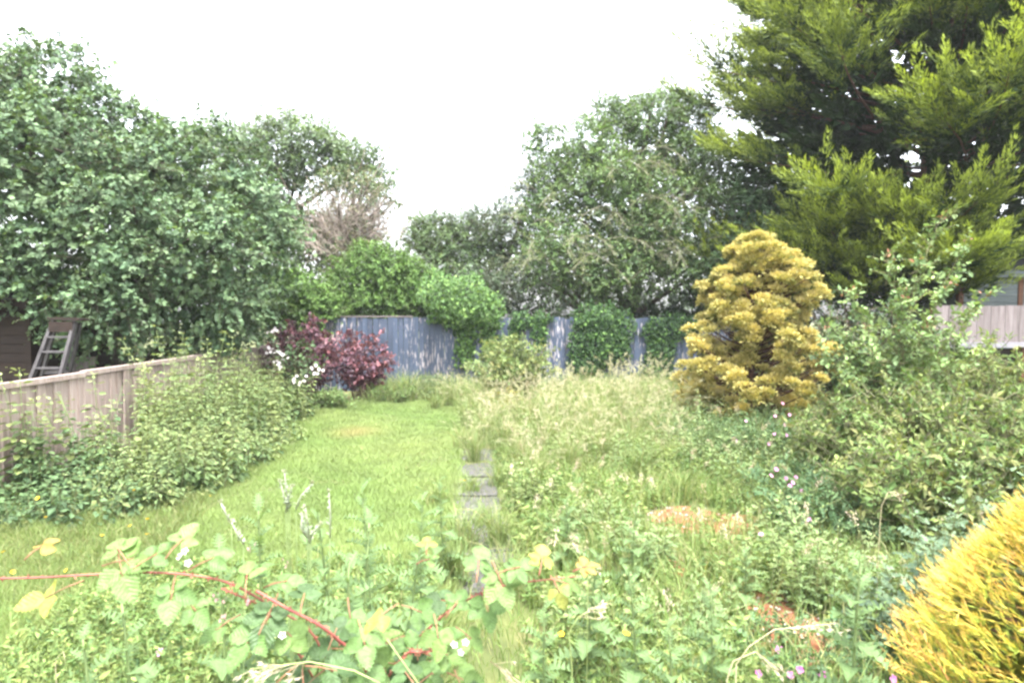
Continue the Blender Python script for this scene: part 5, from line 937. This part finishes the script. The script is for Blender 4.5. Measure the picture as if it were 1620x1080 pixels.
stalk('wiry dark grass head beside the path tufts', [(930, 900), (905, 868), (880, 858), (925, 865)], 2.4, 10, 610, 'gstalk')
stalk('tall green stem rising from weeds beside the orange patch', [(1072, 840), (1074, 790), (1076, 752)], 4.4, 0, 611, 'gstalk')

# ------------------------------------------------------------------ bramble arching across the foreground
def leaflet_mesh(seed, col, back):
    r = np.random.default_rng(seed); k = 9; mid = []; V = []; F = []
    prof = lambda t: .40 * (math.sin(math.pi * t ** .72)) ** .8
    for i in range(k + 1): t = i / k; V.append((0, t, -.02 - .13 * t * t + .02 * math.sin(t * 9)))
    for s in (-1, 1):
        prev = 0; last = 0
        for i in range(1, k):
            for h in (0, 1):
                t = (i + h * .5) / k if i < k else 1
                if t >= .99: continue
                w = prof(t) * (1.12 if h == 0 else .88) + r.normal(0, .014); V.append((s * w, t + (.025 if h == 0 else -.01), .07 * math.sin(math.pi * t) + .06 * w - .13 * t * t + r.normal(0, .012) + (.02 if h else 0))); j = len(V) - 1
                tri = (last, j, prev) if prev else (0, j, 1)
                if prev: F.append((prev, j, last) if s > 0 else (last, j, prev))
                else: F.append((0, j, 1) if s > 0 else (1, j, 0)); last = 1
                prev = j
                if h == 1 and last < i + 1 <= k: F.append((j, last + 1, last) if s > 0 else (last, last + 1, j)); last += 1
        if last < k: F.append((prev, k, last) if s > 0 else (last, k, prev))
        else: pass
    V = np.array(V); c = np.tile(np.array(col), (len(V), 1)) * r.normal(1, .05, (len(V), 1)); c[:k + 1] = c[:k + 1] * 1.12 + .01
    me = raw_mesh('leaflet', V, np.array(F), c, True); me.materials.append(M['bram']); return me
M['bram'] = veined_leaf('bramble_leaf', .30)
TONE = {'g': (.085, .155, .046), 'd': (.048, .092, .032), 'y': (.22, .24, .050), 'o': (.30, .20, .052), 'l': (.110, .182, .052)}
LM = {k: [leaflet_mesh(s * 7 + i, np.array(c) * (1 + .12 * (s - 1)), None) for s in range(3)] for i, (k, c) in enumerate(TONE.items())}
M['cane'] = noise_mat('red_bramble_cane', [(.15, .035, .035), (.24, .07, .06), (.27, .13, .075)], (1, 1, 1), 26, .5, .2, .001)
M['petiole'] = noise_mat('reddish_petiole', [(.22, .14, .07), (.24, .09, .06)], (1, 1, 1), 30, .6, .1, .001)
def bramble():
    rng = np.random.default_rng(71); b = A3(-.30, 1.42, 0); t = thing('bramble', 'arching bramble with red thorny canes across the near foreground', 'bramble', b)
    def cane(pts, r0, r1, mat='cane'):
        P = np.array([at(*p) for p in pts]) - b; n = 40; u = np.linspace(0, len(P) - 1, n); i = np.clip(u.astype(int), 0, len(P) - 2); f = (u - i)[:, None]
        Pm = np.concatenate([[2*P[0]-P[1]], P, [2*P[-1]-P[-2]]]); p0, p1, p2, p3 = Pm[i], Pm[i+1], Pm[i+2], Pm[i+3]
        Q = .5*((2*p1) + (-p0+p2)*f + (2*p0-5*p1+4*p2-p3)*f**2 + (-p0+3*p1-3*p2+p3)*f**3)
        mb = MB(); mb.tube(Q, np.linspace(r0, r1, n), 7, 3); c = mb.build('cane', M[mat], t, True); L = Leaves()
        m = 46; k = rng.integers(0, n - 1, m); ax = unit(Q[k + 1] - Q[k]); sd = rng.normal(0, 1, (m, 3)); sd = unit(sd - ax * np.sum(sd*ax, 1, keepdims=True)); L.add(Q[k], sd - ax * .4, ax, .006 + .4 * r0, .0022, (.26, .10, .07)); L.build('thorns', M['twig'], c, 'prism', True)
        return Q
    Y = 1.28
    cane([(640, 1300, 1.5), (580, 1065, 1.36), (535, 1012, 1.31), (500, 985, Y), (455, 962, Y), (405, 934, Y)], .0034, .0030)
    cane([(560, 1150, 1.4), (500, 1010, 1.34), (440, 965, 1.33), (370, 925, 1.31), (310, 910, Y), (235, 905, Y), (150, 908, 1.26), (60, 913, 1.24), (-40, 915, 1.22)], .0028, .0017)
    cane([(600, 1250, 1.5), (640, 1050, 1.38), (700, 974, 1.33), (752, 942, 1.31), (800, 925, 1.30), (850, 918, 1.29), (912, 911, 1.28)], .0023, .0014)
    cane([(600, 1090, 1.36), (640, 1036, 1.3), (665, 1031, 1.27), (692, 1028, 1.25)], .003, .002)
    cane([(560, 1180, 1.45), (470, 1030, 1.36), (420, 965, 1.33), (385, 945, 1.30), (350, 930, 1.28)], .0026, .0016)
    pet = {}
    def leaf(px, py, s, nl, tone, ang, tilt=.55, Y=1.28, root=None):
        s = s * .80
        """s: leaflet length in metres; ang: heading of the end leaflet in the picture plane (0 right, 90 away/up)"""
        c = Vector(at(px, py, Y) - b); a = R(ang); ax = Vector((math.cos(a), math.sin(a) * .75, math.sin(a) * .55 - .12)).normalized(); nrm = Vector((rng.normal(0, .25), -tilt + rng.normal(0, .15), 1)).normalized()
        x = ax.cross(nrm).normalized(); nrm = x.cross(ax); Mx = Matrix.Translation(c) @ Matrix((x, ax, nrm)).transposed().to_4x4()
        mb = MB(); mb.tube([(0, -s * .9, -.006), (0, -s*.4, 0), (0, 0, 0), (0, s * .28, 0)], [.0016, .0013, .0012, .001], 5); o = mb.build('leaf', M['petiole'], t, True); o.matrix_local = Mx
        spec = [(0, s * .25, 0, 1.0), (1, .0, 62, .86), (-1, .0, -62, .86), (1, -.1 * s, 118, .66), (-1, -.1 * s, -118, .66)][:nl]
        for (sg, off, an, k) in spec:
            ll = link('leaflet', LM[tone][int(rng.integers(0, 3))], None, o); ln = s * k * rng.uniform(.9, 1.1); ll.matrix_local = Matrix.Translation((sg * .004, off, 0)) @ Matrix.Rotation(-R(an + rng.normal(0, 6)), 4, 'Z') @ Matrix.Rotation(R(rng.normal(-8, 9)), 4, 'X') @ Matrix.Rotation(R(rng.normal(0, 14)), 4, 'Y') @ Matrix.Diagonal((ln * rng.uniform(.9, 1.1), ln, ln, 1))
    EX = [(62, 866, .040, 3, 'o', 60), (85, 938, .072, 3, 'y', -150), (192, 900, .075, 3, 'l', -60), (190, 872, .058, 3, 'l', 130), (200, 885, .06, 3, 'l', 20), (283, 858, .052, 3, 'l', 70), (272, 938, .064, 5, 'g', -80), (330, 885, .056, 3, 'g', 40), (390, 915, .058, 3, 'l', 100), (400, 905, .05, 3, 'g', 45), (445, 920, .05, 3, 'g', 20), (425, 975, .07, 3, 'd', -100), (425, 970, .06, 3, 'd', 80), (455, 1000, .06, 3, 'l', -40), (400, 1005, .075, 3, 'g', -120), (480, 945, .05, 3, 'd', 90), (350, 990, .055, 3, 'g', -140),
          (605, 972, .055, 3, 'y', -140), (660, 965, .05, 3, 'g', -20), (675, 862, .028, 3, 'y', 90), (675, 885, .03, 3, 'l', 20), (692, 1000, .058, 3, 'l', -80), (757, 892, .055, 5, 'g', 85), (792, 918, .066, 5, 'l', -70), (815, 898, .052, 5, 'g', 20), (770, 957, .058, 5, 'g', -80), (857, 886, .046, 5, 'y', 80), (925, 896, .036, 5, 'o', 20), (882, 930, .046, 3, 'y', -70), (895, 922, .04, 3, 'l', -20), (720, 955, .045, 3, 'g', 60), (740, 1005, .045, 3, 'l', -40), (700, 1032, .055, 3, 'l', -20), (575, 1010, .06, 3, 'g', -70), (240, 880, .05, 3, 'g', 50), (530, 1000, .05, 3, 'd', 80), (305, 960, .05, 3, 'g', -40)]
    for e in EX: leaf(*e, Y=1.28 + rng.normal(0, .02))
    for i in range(26):
        px = rng.normal(610, 58); py = rng.uniform(1005, 1100) + abs(px - 590) * .10; leaf(px, py, rng.uniform(.05, .075), int(rng.choice([3, 3, 5])), str(rng.choice(['g', 'd', 'd', 'l'])), rng.uniform(-170, 170), .7, 1.36 + rng.normal(0, .06))
    for i in range(6):
        px = rng.uniform(540, 720); py = rng.uniform(940, 1010); leaf(px, py, rng.uniform(.042, .06), 3, str(rng.choice(['g', 'l', 'g', 'd'])), rng.uniform(-170, 170), .6, 1.42 + rng.normal(0, .05))
    # flower clusters, white and pale pink, and pinkish buds
    for (px, py) in [(285, 880), (293, 872), (298, 890), (446, 1005), (718, 1020), (728, 1032), (736, 1016)]:
        L = Leaves(); o = at(px, py, 1.24) - b; a = np.arange(5) * 1.2566 + rng.uniform(0, 1); nn = unit(A3(0, -.7, .7) + rng.normal(0, .35, 3)); x = unit(np.cross(nn, UP)); y = np.cross(nn, x); L.add(np.repeat(o[None], 5, 0), np.cos(a)[:, None] * x + np.sin(a)[:, None] * y + nn * .35, nn, .0085, .0065, np.array((.60, .57, .52)) * rng.normal(1, .05, (5, 1))); f = L.build('flower', M['petal'], t, 'oval')
        S = Leaves(); S.add(np.repeat(o[None], 9, 0), nn + rng.normal(0, .35, (9, 3)), x, .006, .0009, (.42, .40, .16)); S.build('stamens', M['twig'], f, 'prism', True)
    B = Leaves(); 
    for (px, py) in [(345, 948), (352, 952), (395, 950), (355, 975), (348, 985), (450, 895), (398, 870)]:
        o = at(px, py, 1.3) - b; B.add(np.repeat(o[None], 4, 0) + rng.normal(0, .004, (4, 3)), rng.normal(0, .4, (4, 3)) + UP, rng.normal(0, 1, (4, 3)), .009, .006, (.46, .30, .29))
    B.build('buds', M['petal'], t, 'oval')
bramble()

# leafy clumps that break up the weedy bank
CL = [(900, 7.6, .55, .30, 'pale leafy weed clump midway up the grassy bank'), (1000, 7.0, .50, .32, 'leafy weed clump left of the arching grass'), (1090, 8.0, .72, .40, 'tall leafy weeds below the dark ivy'), (1050, 9.2, .85, .42, 'tall leafy weeds beside the gold cypress'), (1130, 6.9, .55, .34, 'leafy clump well behind the orange bare patch'), (1190, 6.2, .58, .36, 'leafy clump right behind the orange bare patch'), (840, 5.9, .40, .26, 'low leafy clump on the bank beside the slabs'), (930, 5.0, .36, .28, 'low leafy clump in the open weeds'), (1010, 4.5, .34, .28, 'low leafy clump left of the small reddish patch'), (1240, 4.0, .34, .26, 'leafy clump below and right of the orange bare patch'), (1250, 4.4, .46, .30, 'dark leafy clump right of the orange bare patch'), (1100, 3.4, .34, .30, 'near leafy clump amid the thistles'), (950, 3.5, .30, .28, 'near leafy clump below the bramble tip'), (1330, 3.7, .50, .30, 'leafy clump behind the tall near thistle'), (820, 8.6, .5, .3, 'leafy weeds near the far end of the slabs'), (760, 9.6, .55, .34, 'leafy weeds at the foot of the spiraea')]
for i, (px, Y, H, S, lab) in enumerate(CL):
    nettles('weed_clump', lab, pt(px, Y), 22, H, S, 700 + i, [(.13, .20, .08), (.16, .225, .095), (.11, .18, .075)] if i % 3 else [(.18, .225, .085), (.14, .20, .075)], .085, 9, 'leafy clumps on the weedy bank', 'spiny' if i % 2 else 'diamond', (.23, .28, .12), .55, droop=.2)
